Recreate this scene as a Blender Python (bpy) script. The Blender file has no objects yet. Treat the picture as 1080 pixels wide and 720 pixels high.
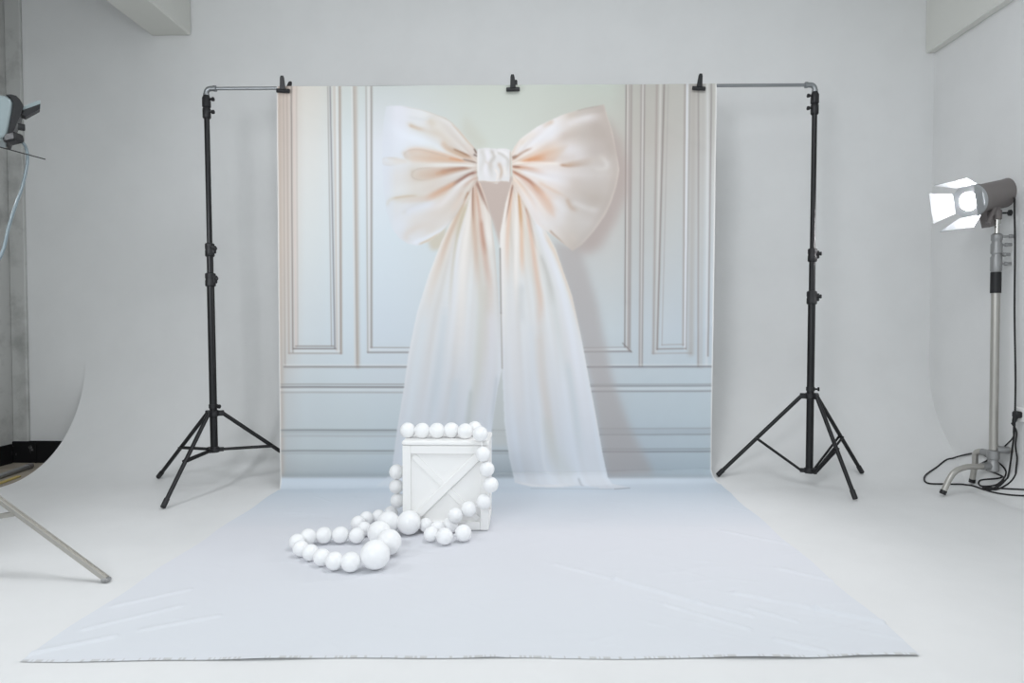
# Photo studio: white sweep, printed bow backdrop on a pipe between two black stands,
# white crate with a garland of white balls, lamp heads on metal stands.
import bpy, math, random
import numpy as np
from mathutils import Vector, Matrix, Quaternion
C = bpy.context.scene
COL = C.collection
random.seed(4)
PI = math.pi
H = 1.05                      # camera height in metres
FPX = 700.0                   # focal length for a 1080 px wide frame

# ------------------------------------------------------------------ camera
YAW, PITCH = math.radians(1.47), math.radians(1.64)
cam_d = bpy.data.cameras.new('camera'); cam_d.sensor_width = 36; cam_d.lens = FPX / 1080 * 36
cam_d.clip_start = 0.05
cam = bpy.data.objects.new('camera', cam_d); COL.objects.link(cam); C.camera = cam
CO = Vector((0, 0, H))
FW = Vector((-math.sin(YAW) * math.cos(PITCH), math.cos(YAW) * math.cos(PITCH), -math.sin(PITCH)))
RT = Vector((math.cos(YAW), math.sin(YAW), 0)); UP = RT.cross(FW)
cam.matrix_world = Matrix(((RT.x, UP.x, -FW.x, 0), (RT.y, UP.y, -FW.y, 0), (RT.z, UP.z, -FW.z, H), (0, 0, 0, 1)))
def ray(px, py): return FW + RT * ((px - 540) / FPX) - UP * ((py - 360) / FPX)
def on_z(px, py, z=0.0):
    d = ray(px, py); return CO + d * ((z - H) / d.z)
def on_y(px, py, y):
    d = ray(px, py); return CO + d * (y / d.y)
def on_x(px, py, x):
    d = ray(px, py); return CO + d * (x / d.x)

# ------------------------------------------------------------------ room measures
YW = on_z(55, 485).y                       # back wall
XR = on_y(983, 200, YW).x                  # right wall
XL = on_y(13, 300, YW).x                   # left wall
XS = on_y(90, 385, YW).x                   # left end of the curved sweep
RB = H - (H - on_y(90, 385, YW).z); RB = on_y(90, 378, YW).z   # sweep radius
RR = 0.20                                  # right hand sweep radius
ZC = 3.75
YF = -2.6                                  # the room goes on behind the camera
def sweep_z(x, y):
    z = 0.0
    if y > YW - RB:
        t = min(y - (YW - RB), RB - 1e-5); z = max(z, RB - math.sqrt(RB * RB - t * t))
    if x > XR - RR:
        t = min(x - (XR - RR), RR - 1e-5); z = max(z, RR - math.sqrt(RR * RR - t * t))
    return z
def on_floor(px, py):
    d = ray(px, py); a, b = 0.5, 9.0
    for _ in range(60):
        m = (a + b) / 2; p = CO + d * m
        if p.z > sweep_z(p.x, p.y): a = m
        else: b = m
    p = CO + d * a
    return Vector((p.x, p.y, sweep_z(p.x, p.y)))

# ------------------------------------------------------------------ materials
def lin(c):
    return tuple(((v / 255) / 12.92 if v / 255 <= 0.04045 else ((v / 255 + 0.055) / 1.055) ** 2.4) for v in c)
def mat(name, rgb, rough=0.6, metal=0.0, spec=0.5, noise=None, bump=None, coat=0.0):
    m = bpy.data.materials.new(name); m.use_nodes = True
    nt = m.node_tree; b = nt.nodes['Principled BSDF']
    c = lin(rgb)
    b.inputs['Base Color'].default_value = (*c, 1); b.inputs['Roughness'].default_value = rough
    b.inputs['Metallic'].default_value = metal; b.inputs['Specular IOR Level'].default_value = spec
    b.inputs['Coat Weight'].default_value = coat
    tc = nt.nodes.new('ShaderNodeTexCoord')
    if noise:
        rgb2, scale, lo, hi = noise
        n = nt.nodes.new('ShaderNodeTexNoise'); n.inputs['Scale'].default_value = scale
        n.inputs['Detail'].default_value = 6; n.inputs['Roughness'].default_value = 0.6
        r = nt.nodes.new('ShaderNodeMapRange'); r.inputs[1].default_value = lo; r.inputs[2].default_value = hi
        mx = nt.nodes.new('ShaderNodeMix'); mx.data_type = 'RGBA'
        mx.inputs[6].default_value = (*c, 1); mx.inputs[7].default_value = (*lin(rgb2), 1)
        nt.links.new(tc.outputs['Object'], n.inputs['Vector']); nt.links.new(n.outputs['Fac'], r.inputs[0])
        nt.links.new(r.outputs[0], mx.inputs[0]); nt.links.new(mx.outputs[2], b.inputs['Base Color'])
    if bump:
        sc, st, dist = bump
        n2 = nt.nodes.new('ShaderNodeTexNoise'); n2.inputs['Scale'].default_value = sc; n2.inputs['Detail'].default_value = 4
        bp = nt.nodes.new('ShaderNodeBump'); bp.inputs['Strength'].default_value = st; bp.inputs['Distance'].default_value = dist
        nt.links.new(tc.outputs['Object'], n2.inputs['Vector']); nt.links.new(n2.outputs['Fac'], bp.inputs['Height'])
        nt.links.new(bp.outputs[0], b.inputs['Normal'])
    return m
def emis(name, rgb, s):
    m = bpy.data.materials.new(name); m.use_nodes = True
    b = m.node_tree.nodes['Principled BSDF']
    b.inputs['Base Color'].default_value = (1, 1, 1, 1)
    b.inputs['Emission Color'].default_value = (*lin(rgb), 1); b.inputs['Emission Strength'].default_value = s
    return m
M_PAINT = mat('white_studio_paint', (226, 227, 227), 0.75, spec=0.2, noise=((220, 221, 221), 2.2, 0.35, 0.7))
M_SWEEP = mat('white_sweep_paint', (230, 230, 229), 0.6, spec=0.25, noise=((226, 226, 225), 3.0, 0.4, 0.75))
M_PLAST = mat('old_plaster', (196, 196, 193), 0.9, spec=0.1, noise=((150, 150, 147), 5.0, 0.45, 0.8))
M_BEAM = mat('beam_plaster', (222, 222, 216), 0.85, spec=0.1)
M_BASE = mat('black_baseboard_paint', (22, 22, 23), 0.8, spec=0.2, noise=((120, 120, 118), 14.0, 0.62, 0.72))
M_CONC = mat('beige_concrete', (176, 166, 152), 0.9, spec=0.1, noise=((140, 132, 120), 5.0, 0.4, 0.7))
M_BLACK = mat('black_coated_metal', (20, 20, 22), 0.38, metal=0.2, spec=0.5)
M_BPLA = mat('black_plastic', (24, 24, 26), 0.5)
M_PIPE = mat('galvanised_pipe', (150, 153, 155), 0.38, metal=0.8)
M_CHROME = mat('chromed_steel', (205, 203, 198), 0.2, metal=1.0)
M_SATIN = mat('satin_nickel', (186, 183, 177), 0.36, metal=0.7)
M_SILV = mat('silver_enamel', (150, 162, 164), 0.35, metal=0.3)
M_CAST = mat('cast_metal', (160, 160, 160), 0.45, metal=0.7)
M_ALU = mat('brushed_aluminium', (185, 188, 190), 0.4, metal=0.7)
M_GREY = mat('grey_enamel', (120, 114, 112), 0.5, metal=0.1)
M_WHITE = mat('white_wood_paint', (250, 249, 247), 0.5, spec=0.3, bump=(60, 0.08, 0.002))
M_BALL = mat('pearl_white_plastic', (252, 252, 252), 0.28, spec=0.4, coat=0.15)
M_CORD = mat('black_rubber_cable', (18, 18, 20), 0.5)
M_CORDG = mat('pale_grey_cable', (120, 134, 140), 0.3, coat=0.4)
M_YEL = mat('yellowed_strip', (190, 170, 105), 0.7)
M_GLOW = emis('lamp_glow', (255, 252, 255), 90)

# ------------------------------------------------------------------ mesh helpers
class MB:
    def __init__(s): s.v = []; s.f = []
    def add(s, v, f):
        n = len(s.v); s.v += [tuple(p) for p in v]; s.f += [tuple(i + n for i in q) for q in f]
    def box(s, c, size, rot=None, bev=0.0):
        x, y, z = size[0] / 2, size[1] / 2, size[2] / 2
        b = min(bev, x * .9, y * .9, z * .9)
        if b <= 0:
            P = [(-x, -y, -z), (x, -y, -z), (x, y, -z), (-x, y, -z), (-x, -y, z), (x, -y, z), (x, y, z), (-x, y, z)]
            F = [(0, 3, 2, 1), (4, 5, 6, 7), (0, 1, 5, 4), (1, 2, 6, 5), (2, 3, 7, 6), (3, 0, 4, 7)]
        else:
            P = []; idx = {}
            for sx in (-1, 1):
                for sy in (-1, 1):
                    for sz in (-1, 1):
                        for k in range(3):
                            q = [sx * x, sy * y, sz * z]
                            for j in range(3):
                                if j != k: q[j] -= (sx, sy, sz)[j] * b
                            idx[(sx, sy, sz, k)] = len(P); P.append(tuple(q))
            F = []
            def quad(k, s_):
                o = [j for j in range(3) if j != k]
                r = []
                for a, b2 in ((-1, -1), (1, -1), (1, 1), (-1, 1)):
                    t = [0, 0, 0]; t[k] = s_; t[o[0]] = a; t[o[1]] = b2; r.append(idx[(*t, k)])
                return r
            for k in range(3):
                for s_ in (-1, 1): F.append(quad(k, s_))
            for k in range(3):
                o = [j for j in range(3) if j != k]
                for a in (-1, 1):
                    for b2 in (-1, 1):
                        t1 = [0, 0, 0]; t1[o[0]] = a; t1[o[1]] = b2; t2 = list(t1)
                        t1[k] = -1; t2[k] = 1
                        F.append([idx[(*t1, o[0])], idx[(*t2, o[0])], idx[(*t2, o[1])], idx[(*t1, o[1])]])
            for sx in (-1, 1):
                for sy in (-1, 1):
                    for sz in (-1, 1): F.append([idx[(sx, sy, sz, k)] for k in range(3)])
        P = [Vector(p) for p in P]
        if rot is not None: P = [rot @ p for p in P]
        s.add([p + Vector(c) for p in P], F)
        return s
    def tube(s, pts, r, seg=16, cap=True, closed=False):
        pts = [Vector(p) for p in pts]; n = len(pts)
        rs = r if isinstance(r, (list, tuple)) else [r] * n
        t0 = (pts[1] - pts[0]).normalized()
        ref = Vector((0, 0, 1)) if abs(t0.z) < 0.9 else Vector((1, 0, 0))
        u = t0.cross(ref).normalized(); base = len(s.v); prev = t0
        V = []
        for i, p in enumerate(pts):
            if i == 0: t = t0
            elif i == n - 1: t = (pts[i] - pts[i - 1])
            else: t = (pts[i + 1] - pts[i - 1])
            if t.length < 1e-9: t = prev
            t = t.normalized(); q = prev.rotation_difference(t); u = (q @ u); u = (u - t * u.dot(t)).normalized(); prev = t
            w = t.cross(u)
            for k in range(seg):
                a = 2 * PI * k / seg; V.append(p + (u * math.cos(a) + w * math.sin(a)) * rs[i])
        F = []
        for i in range(n - 1):
            for k in range(seg):
                F.append((i * seg + k, i * seg + (k + 1) % seg, (i + 1) * seg + (k + 1) % seg, (i + 1) * seg + k))
        if cap: F.append(tuple(range(seg))[::-1]); F.append(tuple((n - 1) * seg + k for k in range(seg)))
        s.add(V, F); return s
    def lathe(s, prof, org, axis, seg=28):
        org = Vector(org); ax = Vector(axis).normalized()
        pts = [org + ax * a for a, r in prof]
        ref = Vector((0, 0, 1)) if abs(ax.z) < 0.9 else Vector((1, 0, 0))
        u = ax.cross(ref).normalized(); w = ax.cross(u); V = []
        for p, (a, r) in zip(pts, prof):
            for k in range(seg):
                t = 2 * PI * k / seg; V.append(p + (u * math.cos(t) + w * math.sin(t)) * max(r, 1e-5))
        F = []
        for i in range(len(prof) - 1):
            for k in range(seg):
                F.append((i * seg + k, i * seg + (k + 1) % seg, (i + 1) * seg + (k + 1) % seg, (i + 1) * seg + k))
        F.append(tuple(range(seg))[::-1]); F.append(tuple((len(prof) - 1) * seg + k for k in range(seg)))
        s.add(V, F); return s
    def prism(s, poly, org, ux, uy, thick):
        """poly in (a,b) along ux, uy; extruded along ux x uy"""
        org, ux, uy = Vector(org), Vector(ux).normalized(), Vector(uy).normalized(); n = ux.cross(uy)
        m = len(poly)
        V = [org + ux * a + uy * b - n * thick / 2 for a, b in poly] + [org + ux * a + uy * b + n * thick / 2 for a, b in poly]
        F = [tuple(range(m))[::-1], tuple(range(m, 2 * m))] + [(i, (i + 1) % m, m + (i + 1) % m, m + i) for i in range(m)]
        s.add(V, F); return s
def build(name, mb, m, parent=None, smooth=None, origin=None):
    me = bpy.data.meshes.new(name)
    off = Vector((0, 0, 0))
    if parent is not None: off = parent.location
    elif origin is not None: off = Vector(origin)
    me.from_pydata([tuple(Vector(p) - off) for p in mb.v], [], mb.f); me.materials.append(m)
    import bmesh
    bm = bmesh.new(); bm.from_mesh(me); bmesh.ops.recalc_face_normals(bm, faces=bm.faces); bm.to_mesh(me); bm.free()
    if smooth is not None:
        me.polygons.foreach_set('use_smooth', [True] * len(me.polygons))
        me.set_sharp_from_angle(angle=math.radians(smooth))
    o = bpy.data.objects.new(name, me); COL.objects.link(o)
    if parent is not None: o.parent = parent
    else: o.location = off
    return o
def sub(name, mb, m, parent, root, smooth=None):
    """a piece of a part: same frame as its part, whose origin is the root's"""
    me_o = build(name, mb, m, root, smooth); me_o.parent = parent; return me_o
def tag(o, label, cat, group=None, kind=None):
    o['label'] = label; o['category'] = cat
    if group: o['group'] = group
    if kind: o['kind'] = kind
    return o
def thing(name, label, cat, loc, group=None):
    o = bpy.data.objects.new(name, None); o.empty_display_size = 0.1; COL.objects.link(o); o.location = Vector(loc)
    return tag(o, label, cat, group)
def struct(name, mb, m, smooth=None):
    o = build(name, mb, m, None, smooth); o['kind'] = 'structure'; return o
def spline(pts, n=12):
    P = [Vector(p) for p in pts]; P = [P[0] * 2 - P[1]] + P + [P[-1] * 2 - P[-2]]; out = []
    for i in range(1, len(P) - 2):
        a, b, c, d = P[i - 1], P[i], P[i + 1], P[i + 2]
        for k in range(n):
            t = k / n
            out.append(0.5 * ((2 * b) + (c - a) * t + (2 * a - 5 * b + 4 * c - d) * t * t + (3 * b - a - 3 * c + d) * t ** 3))
    out.append(P[-2]); return out

# ------------------------------------------------------------------ the room
ZF = -0.014                                # bare floor, under the sweep
mb = MB(); mb.box(((XL + XR) / 2, (YW + YF) / 2, ZF - 0.05), (XR - XL + 0.6, YW - YF + 0.6, 0.1)); struct('floor', mb, M_CONC)
mb = MB(); mb.box(((XL + XR) / 2, YW + 0.1, (ZC + ZF) / 2), (XR - XL + 0.6, 0.2, ZC - ZF + 0.02)); struct('wall_back', mb, M_SWEEP)
mb = MB(); mb.box((XR + 0.1, (YW + YF) / 2, (ZC + ZF) / 2), (0.2, YW - YF, ZC - ZF)); struct('wall_right', mb, M_SWEEP)
mb = MB(); mb.box((XL - 0.1, (YW + YF) / 2, (ZC + ZF) / 2), (0.2, YW - YF, ZC - ZF)); struct('wall_left', mb, M_PLAST)
mb = MB(); mb.box(((XL + XR) / 2, (YW + YF) / 2, ZC + 0.05), (XR - XL + 0.6, YW - YF + 0.6, 0.1)); struct('ceiling', mb, M_PAINT)
# corner pilaster
x27 = on_y(27, 200, YW).x
mb = MB(); mb.box(((XL + x27) / 2, YW - 0.012, ZC / 2), (x27 - XL, 0.03, ZC - 0.01), bev=0.006); struct('trim_1', mb, M_PLAST)
# baseboards
bh = on_y(40, 464.5, YW).z - ZF
mb = MB(); mb.box(((XL + XS + 0.3) / 2, YW - 0.02, ZF + bh / 2), (XS + 0.3 - XL, 0.04, bh), bev=0.004)
xg = on_y(42, 470, YW).x; mb.box((xg, YW - 0.03, ZF + bh * 0.45), (0.012, 0.03, bh * 0.9)); struct('baseboard_back', mb, M_BASE)
mb = MB(); mb.box((XL + 0.008, (YW + YF) / 2 - 0.02, ZF + bh * 0.45), (0.016, YW - YF - 0.06, bh * 0.9), bev=0.003); struct('baseboard_left', mb, M_BASE)
# the curved sweep: floor skin, arc, up the wall; and its right hand arc
def sweep_mesh():
    xs = [XS + (XR - XS) * i / 40 for i in range(41)]
    prof = [(YF, 0.0)] + [(YF + (YW - RB - YF) * i / 10, 0.0) for i in range(1, 11)]
    for k in range(1, 33):
        a = (PI / 2) * k / 32; prof.append((YW - RB + RB * math.sin(a), RB - RB * math.cos(a)))
    prof += [(YW, RB + (ZC - RB) * k / 6) for k in range(1, 7)]
    V = []; F = []
    for x in xs:
        for (y, z) in prof: V.append((x, y - (0.002 if z > 0.01 else 0), z))
    n = len(prof)
    for i in range(len(xs) - 1):
        for j in range(n - 1): F.append((i * n + j, (i + 1) * n + j, (i + 1) * n + j + 1, i * n + j + 1))
    return V, F
V, F = sweep_mesh(); mb = MB(); mb.add(V, F)
n_ = len(V) // 41; tk = .010                              # the visible left edge of the skin, with its own thickness
rimA = V[:n_]; rimB = []
for k, (x, y, z) in enumerate(rimA):
    a_, b_ = rimA[max(k - 1, 0)], rimA[min(k + 1, n_ - 1)]; ty, tz = b_[1] - a_[1], b_[2] - a_[2]; l_ = math.hypot(ty, tz)
    rimB.append((x, y + tz / l_ * tk, z - ty / l_ * tk))
mb.add(rimA + rimB, [(k, k + 1, n_ + k + 1, n_ + k) for k in range(n_ - 1)])
mb.add(rimB + [(p_[0] + .3, p_[1], p_[2]) for p_ in rimB], [(k, k + 1, n_ + k + 1, n_ + k) for k in range(n_ - 1)])
sw = struct('wall_sweep', mb, M_SWEEP, smooth=60)
V = []; F = []
ys = [YF + (YW - YF) * i / 30 for i in range(31)]
pr = [(XR - RR + RR * math.sin(PI / 2 * k / 24), RR - RR * math.cos(PI / 2 * k / 24)) for k in range(25)]
for y in ys:
    for (x, z) in pr: V.append((x - (0.001 if z > .01 else 0), y, z + 0.0005))
for i in range(30):
    for j in range(24): F.append((i * 25 + j, (i + 1) * 25 + j, (i + 1) * 25 + j + 1, i * 25 + j + 1))
mb = MB(); mb.add(V, F); o = struct('wall_sweep_right', mb, M_SWEEP, smooth=60)
# beams under the ceiling, running towards the back wall
bl0, bl1 = on_y(160, 35, YW), on_y(202, 38, YW)
zb = (bl0.z + bl1.z) / 2
mb = MB(); mb.box(((bl0.x + bl1.x) / 2, (YW + YF) / 2, (zb + ZC) / 2), (bl1.x - bl0.x, YW - YF, ZC - zb + 0.02), bev=0.012); struct('trim_2', mb, M_BEAM)
p = on_y(976, 55, YW)
mb = MB(); mb.box(((p.x + XR) / 2, (YW + YF) / 2, (p.z + ZC) / 2), (XR - p.x, YW - YF, ZC - p.z + 0.02), bev=0.006)
struct('trim_3', mb, M_BEAM)

# ------------------------------------------------------------------ the printed artwork of the backdrop
# (the wall panelling and the big bow are a flat print on the cloth: pattern of the fabric itself)
SS = 2
X0, X1, Y0c, Y1c = 284, 764, 82, 560
CW, CH = (X1 - X0) * SS, (Y1c - Y0c) * SS
gx, gy = np.meshgrid(np.arange(CW) / SS + X0, np.arange(CH) / SS + Y0c)
def srgb(*c): return np.array(c, float)
def gridcol(xs, ys, cols):
    cols = np.array(cols, float)                       # [iy][ix][3]
    fx = np.interp(gx, xs, range(len(xs))); fy = np.interp(gy, ys, range(len(ys)))
    ix = np.clip(fx.astype(int), 0, len(xs) - 2); iy = np.clip(fy.astype(int), 0, len(ys) - 2)
    tx = (fx - ix)[..., None]; ty = (fy - iy)[..., None]
    tx = tx * tx * (3 - 2 * tx)
    return (cols[iy, ix] * (1 - tx) + cols[iy, ix + 1] * tx) * (1 - ty) + (cols[iy + 1, ix] * (1 - tx) + cols[iy + 1, ix + 1] * tx) * ty
IMG = gridcol([290, 300, 325, 370, 400, 520, 640, 680, 755], [90, 150, 250, 350, 400, 440, 480, 500], [
    [(190,178,170),(200,190,182),(213,212,206),(208,216,214),(206,214,214),(201,208,201),(192,200,192),(184,184,178),(196,197,192)],
    [(188,176,168),(198,190,184),(213,215,213),(210,220,224),(216,222,230),(202,209,203),(190,190,184),(182,180,175),(188,190,188)],
    [(192,182,174),(202,196,190),(210,217,219),(208,220,226),(210,222,230),(204,212,213),(192,194,193),(186,190,190),(188,196,200)],
    [(196,190,185),(202,202,200),(206,216,222),(207,220,229),(208,220,230),(204,214,220),(196,207,213),(192,203,211),(190,203,213)],
    [(192,192,190),(196,202,205),(200,211,217),(203,215,222),(204,215,223),(202,212,218),(192,203,210),(190,203,211),(190,204,213)],
    [(188,192,193),(192,200,204),(196,207,213),(198,210,216),(198,211,218),(196,208,214),(182,194,201),(184,198,207),(188,203,212)],
    [(182,187,190),(186,195,200),(192,203,208),(193,205,211),(192,205,213),(192,203,210),(172,184,192),(176,190,200),(180,196,206)],
    [(172,177,180),(174,182,186),(176,186,191),(176,187,194),(176,189,197),(178,190,198),(160,170,180),(164,178,188),(170,186,197)]])
IMG *= (1 - .045 * np.clip((170 - gy) / 80, 0, 1) * np.clip((gx - 300) / 60, 0, 1))[..., None]
def blend(mask, col, a=1.0):
    global IMG
    m = (mask * a)[..., None]; IMG = IMG * (1 - m) + np.asarray(col, float) * m
def mult(mask, k, a=1.0):
    global IMG
    m = (mask * a)[..., None]; IMG = IMG * (1 - m) + IMG * np.asarray(k, float) * m
def blur(m, s):
    if s <= 0: return m
    r = int(3 * s * SS) + 1; k = np.exp(-0.5 * (np.arange(-r, r + 1) / (s * SS)) ** 2); k /= k.sum()
    n = 1 << int(np.ceil(np.log2(max(m.shape) + 2 * r)))
    kf = np.fft.rfft(k, n)
    out = np.fft.irfft(np.fft.rfft(m, n, axis=1) * kf, n, axis=1)[:, r:r + m.shape[1]]
    out = np.fft.irfft(np.fft.rfft(out, n, axis=0) * kf[:, None], n, axis=0)[r:r + m.shape[0]]
    return np.clip(out, 0, 1)
def pmask(pts, soft=0.4):
    x, y = gx, gy; ins = np.zeros(x.shape, bool); n = len(pts)
    for i in range(n):
        x1, y1 = pts[i]; x2, y2 = pts[(i + 1) % n]
        if y1 == y2: continue
        c = ((y1 > y) != (y2 > y)) & (x < (x2 - x1) * (y - y1) / (y2 - y1) + x1); ins ^= c
    return blur(ins.astype(float), soft)
def smooth2(pts, n=10):
    return [(p.x, p.y) for p in spline([(a, b, 0) for a, b in pts], n)]
def smask(pts, w0, w1=None, a0=1.0, a1=None, soft=None, sm=True):
    """brush stroke with width and strength running from start to end"""
    if w1 is None: w1 = w0
    if a1 is None: a1 = a0
    P = smooth2(pts, 10) if sm and len(pts) > 2 else [tuple(np.array(pts[0]) + (np.array(pts[-1]) - np.array(pts[0])) * t) for t in np.linspace(0, 1, 30)] if len(pts) == 2 else pts
    M = np.zeros(gx.shape)
    n = len(P)
    for i in range(n - 1):
        (ax, ay), (bx, by) = P[i], P[i + 1]; t = i / (n - 1)
        w = w0 + (w1 - w0) * t; al = a0 + (a1 - a0) * t
        if sm: al *= min(1, (t + .03) / .12) * (1 - max(0, (t - .62) / .38) ** 1.5)
        pad = 3 * w + 1
        ix0 = max(0, int((min(ax, bx) - pad - X0) * SS)); ix1 = min(CW, int((max(ax, bx) + pad - X0) * SS) + 2)
        iy0 = max(0, int((min(ay, by) - pad - Y0c) * SS)); iy1 = min(CH, int((max(ay, by) + pad - Y0c) * SS) + 2)
        if ix0 >= ix1 or iy0 >= iy1: continue
        sx = gx[iy0:iy1, ix0:ix1]; sy = gy[iy0:iy1, ix0:ix1]
        dx, dy = bx - ax, by - ay; L = dx * dx + dy * dy + 1e-9
        u = np.clip(((sx - ax) * dx + (sy - ay) * dy) / L, 0, 1)
        d2 = (sx - ax - u * dx) ** 2 + (sy - ay - u * dy) ** 2
        M[iy0:iy1, ix0:ix1] = np.maximum(M[iy0:iy1, ix0:ix1], al * np.exp(-0.5 * d2 / (w * w)))
    return M
def line(x1, y1, x2, y2, w, col, a): blend(smask([(x1, y1), (x2, y2)], w * 0.5, sm=False), col, a)
DK, MD, LT = (128, 122, 120), (168, 160, 155), (228, 232, 234)
# --- left vertical mouldings: (x at top, x at bottom, y end, width, colour, strength)
for xa, xb, ye, w, c, a in [
    (294.5, 297, 500, 5, (182, 170, 160), .55), (299.5, 301, 386, 1.2, (160, 150, 142), .5), (303, 305, 372, 1.6, (170, 158, 150), .6),
    (307.6, 309, 371, 1.3, (140, 132, 128), .8), (310.3, 312, 366, 2, (208, 196, 190), .6), (313, 314, 365, 1.0, (178, 166, 158), .45),
    (345.6, 349.5, 365, 1.0, (150, 145, 145), .6), (348, 353, 367, 1.3, (130, 130, 136), .8), (352.5, 355.5, 369, 2.2, (196, 186, 178), .6),
    (355, 357, 372, 1.4, LT, .5), (358.3, 359.6, 372, 2.0, (160, 147, 138), .8),
    (371, 374.5, 386, 1.2, LT, .5), (374.3, 377.3, 386, 3.4, (182, 174, 166), .8), (373, 376.8, 386, .9, (160, 152, 146), .5),
    (386, 388, 371, 1.3, (168, 164, 160), .7), (389, 389.8, 369, 2.0, (222, 220, 218), .5), (391.6, 391.8, 366, 1.7, (146, 140, 136), .75)]:
    line(xa, 90, xb, ye, w, c, a)
# --- right vertical mouldings
for xa, xb, ye, w, c, a in [
    (660.4, 659, 366, 1.1, (132, 126, 124), .8), (662.5, 661.5, 368, 1.6, (205, 200, 198), .6), (666, 664, 370, 1.8, (148, 140, 138), .7),
    (663.6, 662.4, 369, 1.0, (150, 142, 140), .6),
    (676.5, 674.5, 386, 1.6, (150, 144, 142), .7), (679.8, 677, 386, 1.4, (140, 134, 132), .7), (678.2, 675.8, 386, 1.4, (214, 214, 214), .5),
    (693, 689, 372, 2.0, (158, 150, 146), .65), (696.8, 692, 371, 1.8, (208, 208, 206), .5), (700.6, 693, 368, 1.6, (138, 132, 130), .75), (705, 698, 364, .9, (160, 156, 156), .5),
    (722.6, 720.4, 364, 1.6, (150, 142, 138), .7), (725, 722, 368, 1.8, (218, 224, 232), .8), (728, 723.5, 368, 1.0, (150, 146, 146), .6), (731.5, 728.5, 372, 5, (168, 164, 160), .55),
    (736.6, 736, 386, 1.6, (148, 142, 140), .65), (741, 739, 386, 3.0, (176, 174, 172), .4), (746, 745, 386, 2.0, (214, 218, 222), .5), (750, 746.6, 375, 1.4, (140, 136, 136), .7)]:
    line(xa, 88, xb, ye, w, c, a)
# --- horizontal mouldings
for xa, xb, y, w, c, a in [
    (312, 352, 365, 1.1, (140, 134, 132), .7), (310, 354, 367.6, 1.2, (124, 120, 120), .75), (305, 360, 372.4, 1.3, (160, 152, 148), .6), (308, 358, 370, 1.4, LT, .4),
    (391, 470, 366.4, 1.0, (160, 158, 158), .7), (388, 470, 371.4, 1.4, (142, 138, 138), .7), (391, 470, 368.8, 1.2, LT, .4),
    (300, 480, 386.8, 1.6, (140, 138, 138), .75), (300, 480, 384.6, 1.2, LT, .35),
    (295, 480, 405, 1.0, (150, 150, 150), .65), (295, 480, 408, 1.5, (126, 126, 128), .8), (295, 480, 413.6, 1.3, (160, 160, 160), .55), (295, 480, 410.8, 1.6, LT, .35),
    (295, 560, 453.4, 1.4, (126, 132, 136), .75), (295, 560, 455.6, 2, (160, 168, 172), .4), (295, 560, 459.6, 1.6, (168, 174, 178), .5), (295, 560, 475.2, 1.3, (130, 136, 140), .75), (295, 560, 478, 1.5, (164, 172, 176), .45),
    (698, 721, 363.6, .9, (158, 154, 154), .6), (693, 723, 368, 1.3, (138, 134, 134), .65), (688, 729, 372.6, 1.2, (160, 156, 156), .5),
    (600, 663, 366.6, 1.0, (160, 158, 160), .6), (600, 665, 371.0, 1.5, (140, 140, 144), .7), (600, 664, 368.8, 1.3, LT, .4),
    (600, 751, 387, 1.6, (126, 128, 134), .75), (600, 751, 384.8, 1.2, LT, .3),
    (600, 751, 405.4, .9, (146, 150, 156), .6), (600, 751, 407.2, 1.2, (128, 132, 138), .7), (600, 751, 412.8, 1.3, (134, 138, 144), .7), (600, 751, 409.8, 1.8, LT, .3),
    (600, 751, 452, 1.0, (148, 154, 162), .6), (600, 751, 455, 5, (160, 170, 180), .4), (600, 751, 458.4, 1.2, (138, 146, 154), .7), (600, 751, 473.6, 1.2, (140, 148, 156), .6), (600, 751, 476.4, 1.3, (126, 132, 140), .75)]:
    line(xa, y, xb, y - (0.6 if xa >= 560 else 0), w, c, a)
line(657, 362, 666, 371, 1.2, (128, 124, 124), .6)
# --- bottom: baseboard foot fades into the printed floor
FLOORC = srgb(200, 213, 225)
t = np.clip((gy - 501.5) / 4.0, 0, 1); t = t * t * (3 - 2 * t)
blend(t, FLOORC)
line(290, 501, 760, 502, 4.0, (150, 160, 168), .35)
# --- the bow's shade on the panelling
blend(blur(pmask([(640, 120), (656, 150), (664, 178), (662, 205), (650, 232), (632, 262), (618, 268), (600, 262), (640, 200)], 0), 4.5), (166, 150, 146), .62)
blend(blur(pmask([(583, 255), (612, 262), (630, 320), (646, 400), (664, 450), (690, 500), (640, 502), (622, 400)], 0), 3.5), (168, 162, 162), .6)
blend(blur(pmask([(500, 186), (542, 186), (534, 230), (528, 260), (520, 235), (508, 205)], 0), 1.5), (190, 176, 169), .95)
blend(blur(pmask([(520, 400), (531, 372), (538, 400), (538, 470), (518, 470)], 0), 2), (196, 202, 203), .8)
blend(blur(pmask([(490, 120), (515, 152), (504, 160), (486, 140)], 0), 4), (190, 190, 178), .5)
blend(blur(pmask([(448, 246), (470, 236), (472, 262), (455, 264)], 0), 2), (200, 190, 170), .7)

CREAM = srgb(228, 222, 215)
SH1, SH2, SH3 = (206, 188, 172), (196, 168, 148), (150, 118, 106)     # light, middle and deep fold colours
HL, HLB = (238, 236, 234), (226, 232, 242)
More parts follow.
